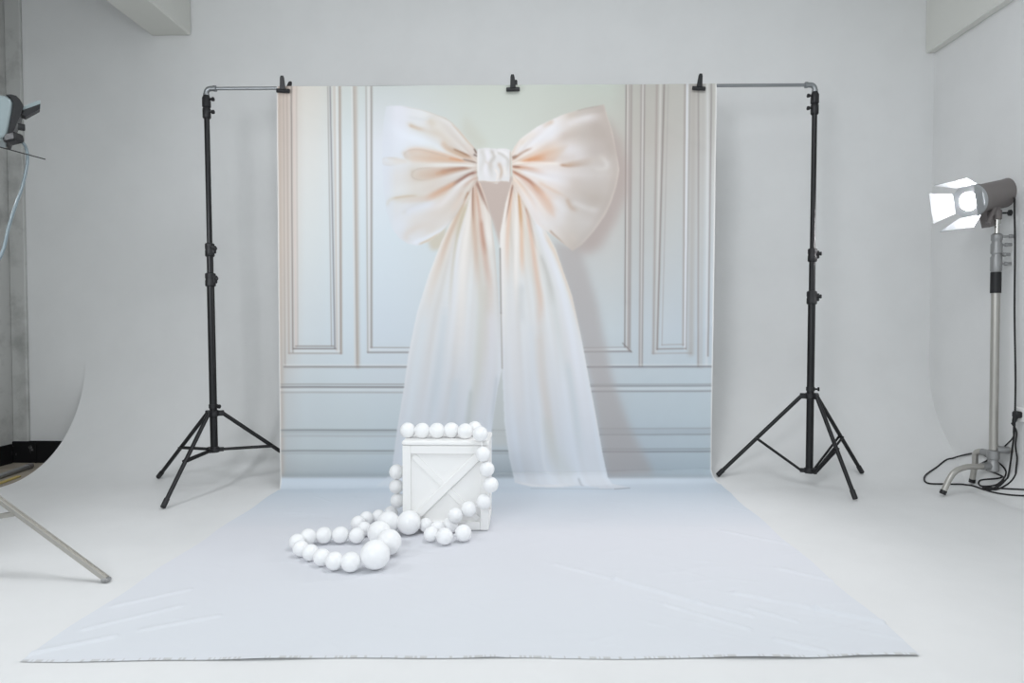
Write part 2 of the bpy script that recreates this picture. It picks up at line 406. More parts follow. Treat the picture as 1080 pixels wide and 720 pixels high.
# ---- tails (drawn first)
LTail = [(500, 188), (480, 225), (465, 256), (452, 290), (440, 329), (431, 372), (426, 409), (419, 452), (414, 490), (411, 513),
         (518, 513), (519, 450), (525, 409), (529.5, 389), (527, 330), (522, 262), (518, 230), (512, 208), (505, 190)]
RTail = [(540, 190), (533, 215), (527.5, 245), (526.5, 300), (528, 350), (530, 400), (532, 445), (537, 482), (543, 509), (560, 513), (590, 514),
         (610, 512), (632, 514), (648, 514.5), (641, 503), (636, 480), (629, 440), (621.5, 401), (613, 355), (603.5, 312), (595, 288), (586, 262), (575, 242), (556, 215)]
ml, mr = pmask(LTail, .5), pmask(RTail, .5)
tailcol = gridcol([400, 650], [190, 240, 300, 360, 420, 470, 520], [[(212, 200, 190)] * 2, [(216, 212, 206)] * 2, [(218, 221, 222)] * 2, [(218, 222, 226)] * 2, [(214, 220, 227)] * 2, [(210, 218, 227)] * 2, [(211, 219, 228)] * 2])
base_keep = IMG.copy()
# tip of cloth lying left of the crate, and the right hand tip
blend(pmask([(396, 513), (409, 503), (418, 500), (420, 513)], .6), (207, 217, 226), .6)
blend(pmask([(636, 508), (650, 511), (664, 513.5), (650, 515.5), (632, 515)], .4), (215, 222, 230), .8)
line(648, 515.6, 664, 514.4, .9, (150, 160, 170), .7)
def tail(mask, tone, strokes):
    global IMG
    keep = IMG.copy(); IMG = tone.copy()
    row = np.where(mask > .5, gx, np.nan)
    has = (mask > .5).any(1)
    lo = np.where(has, np.nanmin(np.where(mask > .5, gx, 1e9), axis=1), 500); hi = np.where(has, np.nanmax(np.where(mask > .5, gx, -1e9), axis=1), 501)
    u_ = np.clip((gx - lo[:, None]) / np.maximum(hi - lo, 6)[:, None], 0, 1)
    f_ = np.sin(2 * PI * (3.2 * u_ + .1)) * .5 + np.sin(2 * PI * (6.7 * u_ + .4 + .25 * np.sin(gy / 60))) * .35 + np.sin(2 * PI * (11.3 * u_ + .2)) * .15
    k_ = (.03 * np.clip(1.25 - (gy - 200) / 420, .45, 1.2) * f_)[..., None]
    IMG = IMG * (1 + k_ * np.array([.75, 1.0, 1.25]))
    for s_ in strokes: blend(smask(*s_[0], **s_[1]) if isinstance(s_[1], dict) else smask(*s_[0]), s_[2], s_[3])
    IMG = keep * (1 - mask[..., None]) + IMG * mask[..., None]
def S(pts, w0, w1, a0, a1, col, a=1.0): return ((pts, w0, w1, a0, a1), {}, col, a)
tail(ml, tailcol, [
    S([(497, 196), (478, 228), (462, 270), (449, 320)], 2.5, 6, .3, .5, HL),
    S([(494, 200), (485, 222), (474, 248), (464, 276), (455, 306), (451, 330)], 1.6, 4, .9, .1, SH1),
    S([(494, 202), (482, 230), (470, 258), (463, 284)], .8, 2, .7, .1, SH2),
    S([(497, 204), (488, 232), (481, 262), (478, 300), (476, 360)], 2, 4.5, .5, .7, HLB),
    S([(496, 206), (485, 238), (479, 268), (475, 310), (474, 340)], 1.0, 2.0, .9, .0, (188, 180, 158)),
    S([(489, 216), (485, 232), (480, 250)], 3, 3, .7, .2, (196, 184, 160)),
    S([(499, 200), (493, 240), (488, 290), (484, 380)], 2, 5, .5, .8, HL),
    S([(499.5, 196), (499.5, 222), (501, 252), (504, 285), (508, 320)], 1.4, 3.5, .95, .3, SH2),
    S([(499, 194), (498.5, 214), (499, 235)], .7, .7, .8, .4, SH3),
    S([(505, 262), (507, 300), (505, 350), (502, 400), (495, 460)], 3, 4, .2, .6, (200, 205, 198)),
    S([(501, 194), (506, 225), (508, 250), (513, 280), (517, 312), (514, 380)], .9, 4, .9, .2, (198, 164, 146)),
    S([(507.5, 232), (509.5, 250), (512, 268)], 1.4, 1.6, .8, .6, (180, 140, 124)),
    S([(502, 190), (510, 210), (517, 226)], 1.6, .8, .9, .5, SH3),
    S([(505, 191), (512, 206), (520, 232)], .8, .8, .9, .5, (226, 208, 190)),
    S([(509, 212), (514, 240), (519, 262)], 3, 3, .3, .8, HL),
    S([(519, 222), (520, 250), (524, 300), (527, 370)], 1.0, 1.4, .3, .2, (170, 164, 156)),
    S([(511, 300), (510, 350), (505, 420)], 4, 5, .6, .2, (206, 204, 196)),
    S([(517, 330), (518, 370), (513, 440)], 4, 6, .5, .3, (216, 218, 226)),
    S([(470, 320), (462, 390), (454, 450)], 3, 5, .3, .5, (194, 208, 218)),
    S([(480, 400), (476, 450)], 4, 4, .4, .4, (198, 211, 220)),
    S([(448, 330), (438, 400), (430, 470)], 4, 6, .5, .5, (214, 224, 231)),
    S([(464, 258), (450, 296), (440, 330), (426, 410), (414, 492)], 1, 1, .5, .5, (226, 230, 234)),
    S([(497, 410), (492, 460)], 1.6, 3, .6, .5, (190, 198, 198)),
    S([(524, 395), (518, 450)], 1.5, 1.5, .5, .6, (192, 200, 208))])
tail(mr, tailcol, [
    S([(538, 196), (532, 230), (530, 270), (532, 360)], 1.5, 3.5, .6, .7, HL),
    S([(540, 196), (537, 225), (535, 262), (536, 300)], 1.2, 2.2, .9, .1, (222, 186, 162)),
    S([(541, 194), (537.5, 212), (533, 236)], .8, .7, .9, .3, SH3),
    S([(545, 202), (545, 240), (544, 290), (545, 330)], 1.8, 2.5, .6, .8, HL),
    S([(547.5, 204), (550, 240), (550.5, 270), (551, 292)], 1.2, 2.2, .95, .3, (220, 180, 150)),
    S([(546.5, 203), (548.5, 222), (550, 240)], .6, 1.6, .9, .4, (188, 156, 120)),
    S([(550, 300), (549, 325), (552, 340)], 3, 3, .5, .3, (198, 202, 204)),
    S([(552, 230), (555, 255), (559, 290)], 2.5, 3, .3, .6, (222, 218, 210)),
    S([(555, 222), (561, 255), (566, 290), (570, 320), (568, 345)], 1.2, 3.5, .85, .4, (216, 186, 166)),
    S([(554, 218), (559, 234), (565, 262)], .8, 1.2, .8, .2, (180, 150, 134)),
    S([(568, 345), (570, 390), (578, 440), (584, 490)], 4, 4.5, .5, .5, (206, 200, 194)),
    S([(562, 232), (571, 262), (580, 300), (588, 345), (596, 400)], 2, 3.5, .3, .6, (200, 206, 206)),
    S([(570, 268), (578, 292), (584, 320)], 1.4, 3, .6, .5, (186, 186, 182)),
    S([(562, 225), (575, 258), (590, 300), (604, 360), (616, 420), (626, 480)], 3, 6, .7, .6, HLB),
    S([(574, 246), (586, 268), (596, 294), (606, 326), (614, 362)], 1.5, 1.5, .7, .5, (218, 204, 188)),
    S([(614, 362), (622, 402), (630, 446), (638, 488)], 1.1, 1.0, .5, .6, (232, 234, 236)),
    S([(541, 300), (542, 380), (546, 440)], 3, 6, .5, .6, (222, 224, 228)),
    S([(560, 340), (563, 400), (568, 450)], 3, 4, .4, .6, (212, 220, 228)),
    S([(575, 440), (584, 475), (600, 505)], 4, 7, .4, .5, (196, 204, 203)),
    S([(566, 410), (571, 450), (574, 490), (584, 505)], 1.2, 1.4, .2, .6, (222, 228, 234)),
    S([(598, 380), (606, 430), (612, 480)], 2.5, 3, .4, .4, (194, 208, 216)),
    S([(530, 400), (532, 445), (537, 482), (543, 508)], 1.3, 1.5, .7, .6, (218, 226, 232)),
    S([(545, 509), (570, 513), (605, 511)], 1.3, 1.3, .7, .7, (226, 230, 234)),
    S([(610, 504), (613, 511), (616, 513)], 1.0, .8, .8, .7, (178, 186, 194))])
line(527.4, 262, 528.4, 330, 1.3, (140, 134, 132), .7); line(528.4, 330, 529.6, 388, 1.3, (160, 154, 150), .6)
line(560, 515, 646, 515.6, .9, (170, 182, 192), .5)
# ---- right lobe
RL = [(539, 161), (543, 154), (548, 147), (556, 141), (566, 134), (580, 127), (592, 121.5), (601, 118.5), (617, 114), (637, 110.2), (640, 121), (646, 139),
      (649, 155), (652, 170), (653.4, 179), (650.5, 195), (645, 213), (639, 226), (627, 243), (615, 257), (604, 264.5), (598, 260), (588, 252), (577, 244), (566, 236), (558, 222), (549, 206), (541, 194)]
mR = pmask(RL, .5)
keepR = IMG.copy()
IMG = gridcol([538, 560, 580, 605, 630, 655], [110, 135, 160, 185, 210, 235, 265], [
    [(224,222,218),(226,226,226),(226,226,228),(214,208,202),(204,192,182),(200,188,178)],
    [(226,224,222),(228,228,232),(228,230,236),(216,210,204),(198,186,177),(198,186,178)],
    [(224,218,212),(230,228,228),(216,208,202),(210,200,192),(200,190,184),(202,192,184)],
    [(218,206,196),(228,222,218),(228,226,228),(222,218,218),(212,206,202),(208,198,190)],
    [(222,212,204),(228,226,228),(222,214,210),(214,208,204),(204,194,186),(208,198,190)],
    [(220,212,206),(226,224,226),(222,222,224),(216,212,208),(214,208,204),(210,202,196)],
    [(218,210,204),(222,216,210),(218,214,208),(208,200,192),(206,198,190),(206,198,190)]])
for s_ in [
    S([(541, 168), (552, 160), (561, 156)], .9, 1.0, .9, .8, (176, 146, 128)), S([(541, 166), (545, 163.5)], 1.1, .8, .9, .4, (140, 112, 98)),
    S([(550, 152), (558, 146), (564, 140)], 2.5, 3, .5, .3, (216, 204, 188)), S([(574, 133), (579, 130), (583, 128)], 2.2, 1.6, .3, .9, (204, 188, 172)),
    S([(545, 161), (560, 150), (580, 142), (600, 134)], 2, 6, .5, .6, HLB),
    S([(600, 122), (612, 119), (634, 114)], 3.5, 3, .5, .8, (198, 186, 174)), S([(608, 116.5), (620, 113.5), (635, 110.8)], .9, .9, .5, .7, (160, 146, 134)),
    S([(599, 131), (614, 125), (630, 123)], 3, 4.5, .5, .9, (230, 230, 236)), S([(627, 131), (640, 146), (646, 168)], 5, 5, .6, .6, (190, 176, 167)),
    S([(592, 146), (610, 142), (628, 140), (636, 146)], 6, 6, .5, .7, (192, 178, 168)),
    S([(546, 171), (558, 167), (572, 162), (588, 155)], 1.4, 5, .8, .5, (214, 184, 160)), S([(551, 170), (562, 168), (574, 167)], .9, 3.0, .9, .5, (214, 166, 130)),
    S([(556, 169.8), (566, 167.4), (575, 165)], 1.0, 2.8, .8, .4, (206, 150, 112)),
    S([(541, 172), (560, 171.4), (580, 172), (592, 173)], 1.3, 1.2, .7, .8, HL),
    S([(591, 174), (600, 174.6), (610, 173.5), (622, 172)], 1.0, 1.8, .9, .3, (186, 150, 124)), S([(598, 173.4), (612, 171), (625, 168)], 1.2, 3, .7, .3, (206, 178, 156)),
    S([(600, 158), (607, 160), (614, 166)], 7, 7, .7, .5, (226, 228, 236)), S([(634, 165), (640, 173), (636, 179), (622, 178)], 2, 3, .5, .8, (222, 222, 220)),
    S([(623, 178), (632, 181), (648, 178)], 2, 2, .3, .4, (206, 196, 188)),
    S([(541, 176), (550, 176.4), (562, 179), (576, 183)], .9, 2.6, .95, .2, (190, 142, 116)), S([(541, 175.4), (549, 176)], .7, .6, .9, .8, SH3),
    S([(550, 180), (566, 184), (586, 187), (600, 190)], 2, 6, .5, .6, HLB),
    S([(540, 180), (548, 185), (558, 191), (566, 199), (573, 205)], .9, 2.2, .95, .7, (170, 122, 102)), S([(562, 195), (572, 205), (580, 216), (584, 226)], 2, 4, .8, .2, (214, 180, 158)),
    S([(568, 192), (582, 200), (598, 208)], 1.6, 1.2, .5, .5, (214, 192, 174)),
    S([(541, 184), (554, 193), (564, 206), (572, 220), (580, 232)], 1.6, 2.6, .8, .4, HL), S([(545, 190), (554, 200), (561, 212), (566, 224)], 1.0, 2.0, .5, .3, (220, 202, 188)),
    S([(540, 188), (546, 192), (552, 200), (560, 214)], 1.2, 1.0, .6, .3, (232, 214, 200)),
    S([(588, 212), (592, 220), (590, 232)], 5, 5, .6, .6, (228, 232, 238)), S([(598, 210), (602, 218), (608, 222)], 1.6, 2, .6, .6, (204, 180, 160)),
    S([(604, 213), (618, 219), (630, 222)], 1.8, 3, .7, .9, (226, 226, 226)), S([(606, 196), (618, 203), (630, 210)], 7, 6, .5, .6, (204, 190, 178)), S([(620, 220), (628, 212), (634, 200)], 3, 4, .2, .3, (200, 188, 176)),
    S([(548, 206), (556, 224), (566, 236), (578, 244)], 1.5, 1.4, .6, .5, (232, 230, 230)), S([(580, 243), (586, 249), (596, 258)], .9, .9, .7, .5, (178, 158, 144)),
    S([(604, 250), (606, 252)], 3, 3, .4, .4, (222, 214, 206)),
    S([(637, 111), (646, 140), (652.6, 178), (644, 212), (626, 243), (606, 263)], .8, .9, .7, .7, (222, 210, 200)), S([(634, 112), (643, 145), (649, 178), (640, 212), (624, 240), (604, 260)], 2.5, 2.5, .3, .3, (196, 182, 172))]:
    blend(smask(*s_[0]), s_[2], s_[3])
for poly, c1, c2, xa, xb, al in [
    ([(550, 170.6), (566, 164), (584, 157), (600, 152), (592, 162), (584, 171), (570, 170.4)], (206, 150, 116), (212, 196, 182), 556, 592, .5),
    ([(541, 180), (556, 188), (570, 200), (582, 216), (586, 230), (576, 222), (562, 204), (550, 190)], (176, 126, 106), (216, 188, 170), 544, 578, .4),
    ([(590, 173.6), (606, 170), (626, 166), (640, 160), (636, 172), (620, 175), (602, 176)], (186, 152, 126), (206, 196, 186), 594, 626, .4),
    ([(600, 121), (617, 114), (637, 111), (638, 118), (624, 120), (608, 124)], (206, 198, 188), (188, 176, 168), 600, 632, .5)]:
    mk = blur(pmask(poly, 0), 1.4) * al; tt = np.clip((gx - xa) / (xb - xa), 0, 1)[..., None]
    IMG = IMG * (1 - mk[..., None]) + (np.array(c1) * (1 - tt) + np.array(c2) * tt) * mk[..., None]
gr_ = np.clip((gx - 585) / 30, 0, 1)[..., None] * .5
IMG = IMG * (1 - .05 * np.clip((gx - 575) / 30, 0, 1) * np.clip((gy - 150) / 60, .3, 1))[..., None] * np.array([1, .985, .97])
IMG = IMG * (1 - gr_) + (IMG.mean(-1, keepdims=True) * .955 + IMG * 0) * gr_ * .8 + IMG * gr_ * .2
IMG = IMG * np.array([.985, .99, .995])
a_ = np.arctan2(gy - 175, np.abs(gx - 534)); r_ = np.hypot(gx - 534, gy - 175)
k_ = ((np.sin(a_ * 19 + .6 + r_ * .012) * .6 + np.sin(a_ * 37 + 2 + r_ * .02) * .4) * .045 * np.exp(-r_ / 55) * np.clip(r_ / 6, 0, 1))[..., None]
IMG = IMG * (1 + k_ * np.array([.7, 1.0, 1.2]))
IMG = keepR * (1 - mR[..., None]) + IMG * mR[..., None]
# ---- left lobe (fades out at its far left in the print)
LL = [(504, 161), (500, 155), (492, 146), (485, 137), (478, 130), (470, 124), (461, 121), (450, 117), (437, 113.6), (424, 111.4), (412, 111), (407, 112), (404.6, 126), (403.4, 145), (403, 168),
      (404, 195), (407, 222), (413, 240), (421, 251), (430, 257), (441, 259), (452, 255), (463, 247), (472, 238), (482, 226), (490, 212), (497, 200), (503, 190)]
mL = pmask(LL, .5)
fade = 0.35 + 0.65 * np.clip((gx - 402) / 16, 0, 1)
keepL = IMG.copy()
IMG = gridcol([402, 420, 440, 460, 480, 504], [110, 135, 160, 185, 210, 235, 260], [
    [(217,222,230),(222,224,231),(222,224,226),(222,222,220),(214,210,204),(206,200,192)],
    [(216,221,231),(222,226,234),(222,224,226),(216,212,206),(214,210,206),(212,204,196)],
    [(214,220,231),(220,226,234),(220,224,226),(216,214,210),(212,206,200),(214,204,196)],
    [(214,219,229),(218,218,218),(212,206,198),(210,202,194),(210,204,198),(206,192,182)],
    [(214,219,228),(218,220,220),(216,214,210),(214,206,198),(214,208,202),(206,194,184)],
    [(212,221,229),(218,222,228),(218,216,214),(216,212,208),(212,206,200),(206,194,182)],
    [(212,221,228),(218,224,230),(220,224,230),(214,208,198),(206,194,180),(204,190,176)]])
for s_ in [
    S([(430, 130), (442, 136), (456, 140), (468, 142)], 1.8, 3.0, .5, .6, (206, 198, 186)), S([(432, 132), (440, 135), (448, 137)], 1.2, 1.5, .8, .4, (204, 186, 166)),
    S([(454, 128), (457, 131)], 3, 3, .8, .8, (208, 200, 188)), S([(460, 140), (470, 146), (480, 152)], 4, 3, .4, .5, (212, 202, 190)),
    S([(462, 124), (476, 132), (488, 146), (497, 156)], 1.8, 1.5, .5, .5, (226, 226, 226)), S([(476, 130), (488, 143), (500, 157)], .8, 1.0, .4, .8, (198, 180, 160)),
    S([(440, 147), (455, 150), (466, 156), (480, 165)], 5, 2.5, .8, .6, (222, 228, 234)), S([(424, 145), (440, 148)], 5, 5, .5, .6, HLB),
    S([(467, 150), (471, 156), (480, 161), (490, 165), (500, 168)], 2.5, 1.0, .5, .9, (204, 174, 148)), S([(478, 157), (488, 161.5), (496, 165)], .8, .9, .9, .9, (150, 116, 92)),
    S([(500.6, 157), (503, 162)], 1.0, 1.0, .9, .9, (128, 110, 102)), S([(500, 163), (504, 165)], .8, .6, .9, .8, (120, 104, 98)),
    S([(488, 168), (496, 170), (503, 172)], .8, .8, .6, .9, (122, 102, 92)),
    S([(428, 160), (440, 158), (452, 160), (466, 163), (480, 167), (490, 169.5)], 2.4, 1.4, .5, .8, (216, 184, 160)), S([(432, 166), (448, 167), (466, 167), (484, 169)], 4.0, 1.6, .5, .9, (218, 192, 170)),
    S([(474, 167), (482, 168.4), (490, 170)], 1.2, .8, .9, .9, (208, 156, 122)), S([(426, 161), (428, 164), (432, 168)], 1.8, 1.5, .5, .5, (206, 196, 184)),
    S([(405, 167), (405, 171), (412, 173.5)], .9, 1.2, .4, .5, (206, 196, 184)), S([(408, 167), (418, 168), (428, 169.5)], 1.0, 1.0, .5, .4, (208, 198, 186)), S([(410, 170), (424, 171)], 1.6, 1.6, .6, .5, (224, 224, 222)),
    S([(504, 174), (484, 173.6), (464, 174), (444, 176)], 1.6, 2.2, .8, .6, (228, 226, 222)),
    S([(435, 180), (437, 186), (444, 189)], 2, 2, .5, .3, (204, 192, 178)), S([(440, 184), (456, 184), (470, 181), (484, 178.4)], 4, 1.4, .5, .9, (204, 178, 158)),
    S([(464, 181.5), (476, 179), (488, 177.5), (496, 177.6)], 1.6, .8, .6, 1, (142, 104, 88)), S([(460, 183), (472, 180.6)], 1.4, 1.4, .5, .9, (196, 150, 120)),
    S([(503, 181), (494, 184), (486, 189), (476, 195), (466, 200), (456, 206)], .9, 2.2, 1, .4, (140, 98, 84)), S([(480, 192), (468, 199), (458, 205), (450, 210)], 1.5, 2.5, .9, .5, (214, 174, 146)),
    S([(500, 178), (484, 184), (468, 193), (452, 200)], 1.6, 4, .6, .4, (218, 216, 212)),
    S([(408, 217), (411, 211), (420, 208.6), (432, 207), (448, 206)], 1.4, 1.8, .5, .6, (206, 198, 182)), S([(414, 209), (430, 207), (440, 206.4)], .8, .8, .5, .6, (200, 182, 160)),
    S([(425, 225), (432, 219), (444, 214), (456, 210)], 1.4, 1.8, .4, .5, (204, 200, 188)), S([(428, 222), (446, 217), (460, 214)], 5, 4, .6, .6, (218, 224, 236)),
    S([(500, 186), (488, 193), (476, 205), (464, 216), (450, 222)], 1.2, 3, .8, .7, (228, 226, 226)), S([(503, 187), (496, 191), (488, 198)], .7, 1.3, .9, .4, (196, 166, 150)),
    S([(500, 189), (490, 203), (480, 217), (470, 226)], 2, 4, .6, .3, (214, 208, 200)), S([(488, 202), (482, 214), (476, 224)], 2, 3, .5, .3, (210, 190, 176)),
    S([(428, 252), (430, 246), (440, 240), (456, 235)], 3, 3, .4, .5, (212, 202, 192)), S([(434, 257), (450, 251), (466, 243), (476, 233)], 2, 2.5, .8, .7, (228, 234, 242)),
    S([(442, 258), (454, 252), (466, 244)], .9, .9, .6, .5, (200, 180, 150)),
    S([(497, 200), (490, 214), (480, 230), (468, 243)], .9, .9, .6, .4, (180, 158, 140)), S([(494, 203), (490, 212)], 1.2, 1.0, .9, .7, (176, 146, 124)),
    S([(424, 111.6), (444, 115.6), (462, 121.4), (478, 130), (492, 146)], .7, .7, .2, .5, (176, 168, 150)), S([(430, 123), (446, 126), (458, 122)], 1.5, 1.5, .3, .3, (206, 210, 212))]:
    blend(smask(*s_[0]), s_[2], s_[3])
for poly, c1, c2, xa, xb, al in [
    ([(502, 171), (484, 168.8), (466, 163.5), (448, 159), (434, 158.6), (427, 162), (427, 166.5), (434, 169.5), (450, 171), (470, 171.2)], (210, 200, 190), (206, 166, 136), 428, 486, .55),
    ([(500, 176.6), (476, 176.4), (452, 177), (438, 179.5), (434.6, 184), (437, 188.4), (446, 189.6), (462, 187), (480, 182)], (210, 202, 192), (192, 152, 126), 438, 480, .5),
    ([(428, 168), (414, 166.4), (405.5, 166.6), (403.6, 170), (406, 173.4), (416, 174), (430, 172)], (216, 214, 210), (216, 206, 196), 404, 430, .5),
    ([(484, 190), (466, 200), (450, 206), (434, 208), (420, 209), (416, 213), (430, 214), (452, 212), (470, 205)], (212, 208, 200), (204, 168, 142), 416, 470, .4),
    ([(500, 166), (486, 160), (474, 153), (467, 149.5), (466, 153), (474, 159), (488, 165)], (208, 196, 182), (176, 140, 114), 466, 498, .5)]:
    mk = blur(pmask(poly, 0), 1.1) * al; tt = np.clip((gx - xa) / (xb - xa), 0, 1)[..., None]
    IMG = IMG * (1 - mk[..., None]) + (np.array(c1) * (1 - tt) + np.array(c2) * tt) * mk[..., None]
for poly, w_ in [([(478, 167.4), (460, 162), (444, 158), (432, 158.4), (426.6, 163), (430, 169)], .6), ([(458, 176.6), (442, 178), (435, 182), (436, 187.6), (446, 190), (462, 187)], .6), ([(420, 166.4), (406, 166.2), (403, 170), (406, 173.8), (418, 174)], .5)]:
    blend(smask(poly, w_, w_, .4, .4), (190, 178, 166))
IMG = IMG * np.array([.985, .99, .995])
a_ = np.arctan2(gy - 175, np.abs(gx - 509)); r_ = np.hypot(gx - 509, gy - 175)
k_ = ((np.sin(a_ * 19 + 1.4 + r_ * .012) * .6 + np.sin(a_ * 37 + 2 + r_ * .02) * .4) * .045 * np.exp(-r_ / 55) * np.clip(r_ / 6, 0, 1))[..., None]
IMG = IMG * (1 + k_ * np.array([.7, 1.0, 1.2]))
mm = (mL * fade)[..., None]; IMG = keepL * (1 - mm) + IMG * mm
# ---- knot
KN = [(503.6, 157), (512, 155.6), (524, 156.6), (532, 156), (538.6, 158), (539, 172), (538.4, 185), (537, 191.6), (528, 190.8), (524, 193.6), (516, 191.8), (504.4, 190.8), (503, 174)]
mK = pmask(KN, .45); keepK = IMG.copy()
IMG = np.ones_like(IMG) * srgb(219, 220, 222)
for s_ in [
    S([(508, 158), (511, 168), (507, 182)], 2, 2.5, .7, .5, (200, 198, 194)), S([(513, 158), (515, 168), (512, 178), (515, 190)], 2, 2, .8, .8, (228, 228, 234)),
    S([(518, 158), (521, 165), (517, 173), (519, 186)], 1.3, 2, .7, .7, (188, 184, 178)), S([(522, 162), (528, 159), (534, 163), (530, 172)], 1.4, 1.8, .7, .7, (232, 232, 234)),
    S([(524, 160), (531, 164), (536, 170), (534, 182)], 1.0, 1.6, .6, .6, (190, 187, 182)), S([(526, 172), (529, 180), (527, 190)], 1.6, 1.2, .8, .8, (194, 178, 164)),
    S([(522, 178), (525, 184), (523, 192)], 1.0, .8, .8, .8, (230, 226, 222)), S([(532, 176), (534, 186)], 1.6, 1.6, .7, .7, (228, 226, 224)), S([(512, 170), (520, 176)], 1, 1.5, .5, .4, (206, 200, 194)),
    S([(504, 158), (503.6, 190)], .8, .8, .5, .6, (232, 230, 226)), S([(506, 190.6), (520, 192), (537, 191)], .6, .6, .7, .7, (196, 182, 168)), S([(538.6, 158), (538.6, 191)], .8, .8, .7, .8, (190, 172, 156))]:
    blend(smask(*s_[0]), s_[2], s_[3])
IMG = keepK * (1 - mK[..., None]) + IMG * mK[..., None]
# white unprinted selvedges handled by the cloth itself, in cloth coordinates

# ------------------------------------------------------------------ backdrop cloth
PRINT_GAIN = 1.0
YBL = on_z(295, 515).y + 0.03; YBR = on_z(757, 510).y + 0.03
TLp, TRp = on_y(292, 91, YBL), on_y(755.5, 88.2, YBR)
BLp, BRp = on_z(294.5, 514, 0), on_z(754, 508, 0)
FLp, FRp = on_z(20, 697.5), on_z(973, 693)
BR_ = 0.075                                        # radius of the bend
NU = 640; NW = 470; NB = 26; NFl = 230
def cloth():
    us = np.linspace(0, 1, NU + 1)
    tl = np.array([TLp.x, YBL, TLp.z]); tr = np.array([TRp.x, YBR, TRp.z])
    bl = np.array([BLp.x, YBL, BR_]); br = np.array([BRp.x + 0.0, YBR, BR_])
    xw0 = on_y(295.5, 480, YBL).x; xw1 = on_y(750.5, 480, YBR).x
    bl[0] = xw0; br[0] = xw1
    rows = []; kinds = []
    for j in range(NW + 1):
        t = j / NW
        L = tl * (1 - t) + bl * t; R = tr * (1 - t) + br * t
        top = np.outer(1 - us, L) + np.outer(us, R)
        # small sag between the clamps at the top
        sag = 0.002 * np.sin(us * 2 * PI * 1.0) ** 2 * (1 - t) ** 6
        top[:, 2] -= sag
        # gentle hanging waves, stronger at the sides
        edge = np.exp(-us / 0.05) * 0.8 + np.exp(-(1 - us) / 0.06) * 1.0
        wav = 0.006 * np.sin(us * 46 + 1.5 * t) * (0.15 + edge) + 0.0035 * np.sin(us * 19 + 3 * t + 1) + 0.0022 * np.sin(us * 83 + 6 * np.sin(3 * t)) * edge
        for (a, b, s_, amp) in [((0.72, 0.0), (0.98, 0.16), 0.010, .003), ((0.80, .55), (0.99, .35), .008, .003), ((.02, .05), (.16, .12), .008, .002), ((.85, .75), (.99, .62), .01, .003), ((.84, .93), (.97, .72), .008, .002)]:
            ax, ay = a; bx, by = b; dx, dy = bx - ax, by - ay; ll = dx * dx + dy * dy
            q = np.clip(((us - ax) * dx + (t - ay) * dy) / ll, 0, 1)
            d2 = (us - ax - q * dx) ** 2 + (t - ay - q * dy) ** 2
            wav = wav + amp * np.exp(-d2 / (2 * s_ * s_))
        fadeb = min(1, (1 - t) / 0.05)
        top[:, 1] -= wav * fadeb * (0.3 + 0.7 * min(1, t / 0.03))
        rows.append(top)
    endL = np.array([on_z(296, 515.5).x, YBL - BR_, 0]); endR = np.array([on_z(759, 511).x, YBR - BR_, 0])
    for j in range(1, NB + 1):
        a = PI / 2 * j / NB
        L = bl.copy(); R = br.copy()
        f = 1 - math.cos(a)
        L[0] += (endL[0] - bl[0]) * f; R[0] += (endR[0] - br[0]) * f
        L[1] = YBL - BR_ * f; R[1] = YBR - BR_ * f
        L[2] = R[2] = BR_ - (BR_ - 0.003) * math.sin(a)
        rows.append(np.outer(1 - us, L) + np.outer(us, R))
    L0 = rows[-1][0].copy(); R0 = rows[-1][-1].copy(); F0 = np.array([FLp.x, FLp.y, 0.003]); F1 = np.array([FRp.x, FRp.y, 0.003])
    rng = np.random.RandomState(7)
    wr = []
    for k in range(230):                              # fine creases left from folding, all over
        cx = rng.rand(); cy = rng.rand() ** 0.8; ang = math.radians(rng.choice([10, 28, -20]) + rng.randn() * 14) ; le = 0.05 + 0.12 * rng.rand()
        wr.append((cx, cy, ang, le, (0.0035 + 0.004 * rng.rand()), (0.0008 + 0.0013 * rng.rand()) * (0.55 if cx < .55 and cy > .3 else 1.0)))
    # the long diagonal folds on the right half, in metres on the floor
    longf = [((585, 596), (650, 612), .009, .0045), ((650, 612), (735, 636), .011, .007), ((735, 636), (792, 650), .009, .005), ((700, 638), (790, 664), .008, .004), ((775, 626), (860, 643), .010, .006), ((860, 643), (930, 657), .010, .008), ((790, 642), (840, 656), .008, .004), ((820, 676), (870, 688), .01, .005),
             ((30, 690), (120, 672), .01, .004), ((120, 640), (200, 622), .01, .003), ((90, 664), (190, 640), .01, .003), ((150, 665), (230, 650), .01, .003), ((760, 560), (830, 574), .012, .003), ((820, 600), (900, 618), .01, .004)]
    LF = [(on_z(*a), on_z(*b), s_ * .85, h_ * 1.5) for a, b, s_, h_ in longf]
    U = us
    for j in range(1, NFl + 1):
        t = j / NFl
        L = L0 * (1 - t) + F0 * t; R = R0 * (1 - t) + F1 * t
        row = np.outer(1 - U, L) + np.outer(U, R)
        # side edges are not quite straight, front edge slightly wavy
        row[:, 0] += 0.006 * math.sin(t * 23) * (U - .5) * 2
        row[:, 1] += -t * (0.006 * np.sin(U * 9 + 1) + 0.003 * np.sin(U * 31))
        X = row[:, 0]; Y = row[:, 1]; z = np.full(NU + 1, 0.0)
        Wm = abs(R[0] - L[0]); Dm = abs(L0[1] - F0[1])
        for cx, cy, an, le, s_, h_ in wr:
            x0 = L[0] * 0 + (-1.4 + 2.9 * cx); y0 = F0[1] + Dm * (1 - cy)
            if abs(Y[0] - y0) > le * 2 + .05: continue
            dx, dy = math.cos(an), -math.sin(an)
            q = np.clip((X - x0) * dx + (Y - y0) * dy, -le, le)
            d2 = (X - x0 - q * dx) ** 2 + (Y - y0 - q * dy) ** 2
            z += h_ * (1 - (q / le) ** 2) * np.exp(-d2 / (2 * s_ * s_))
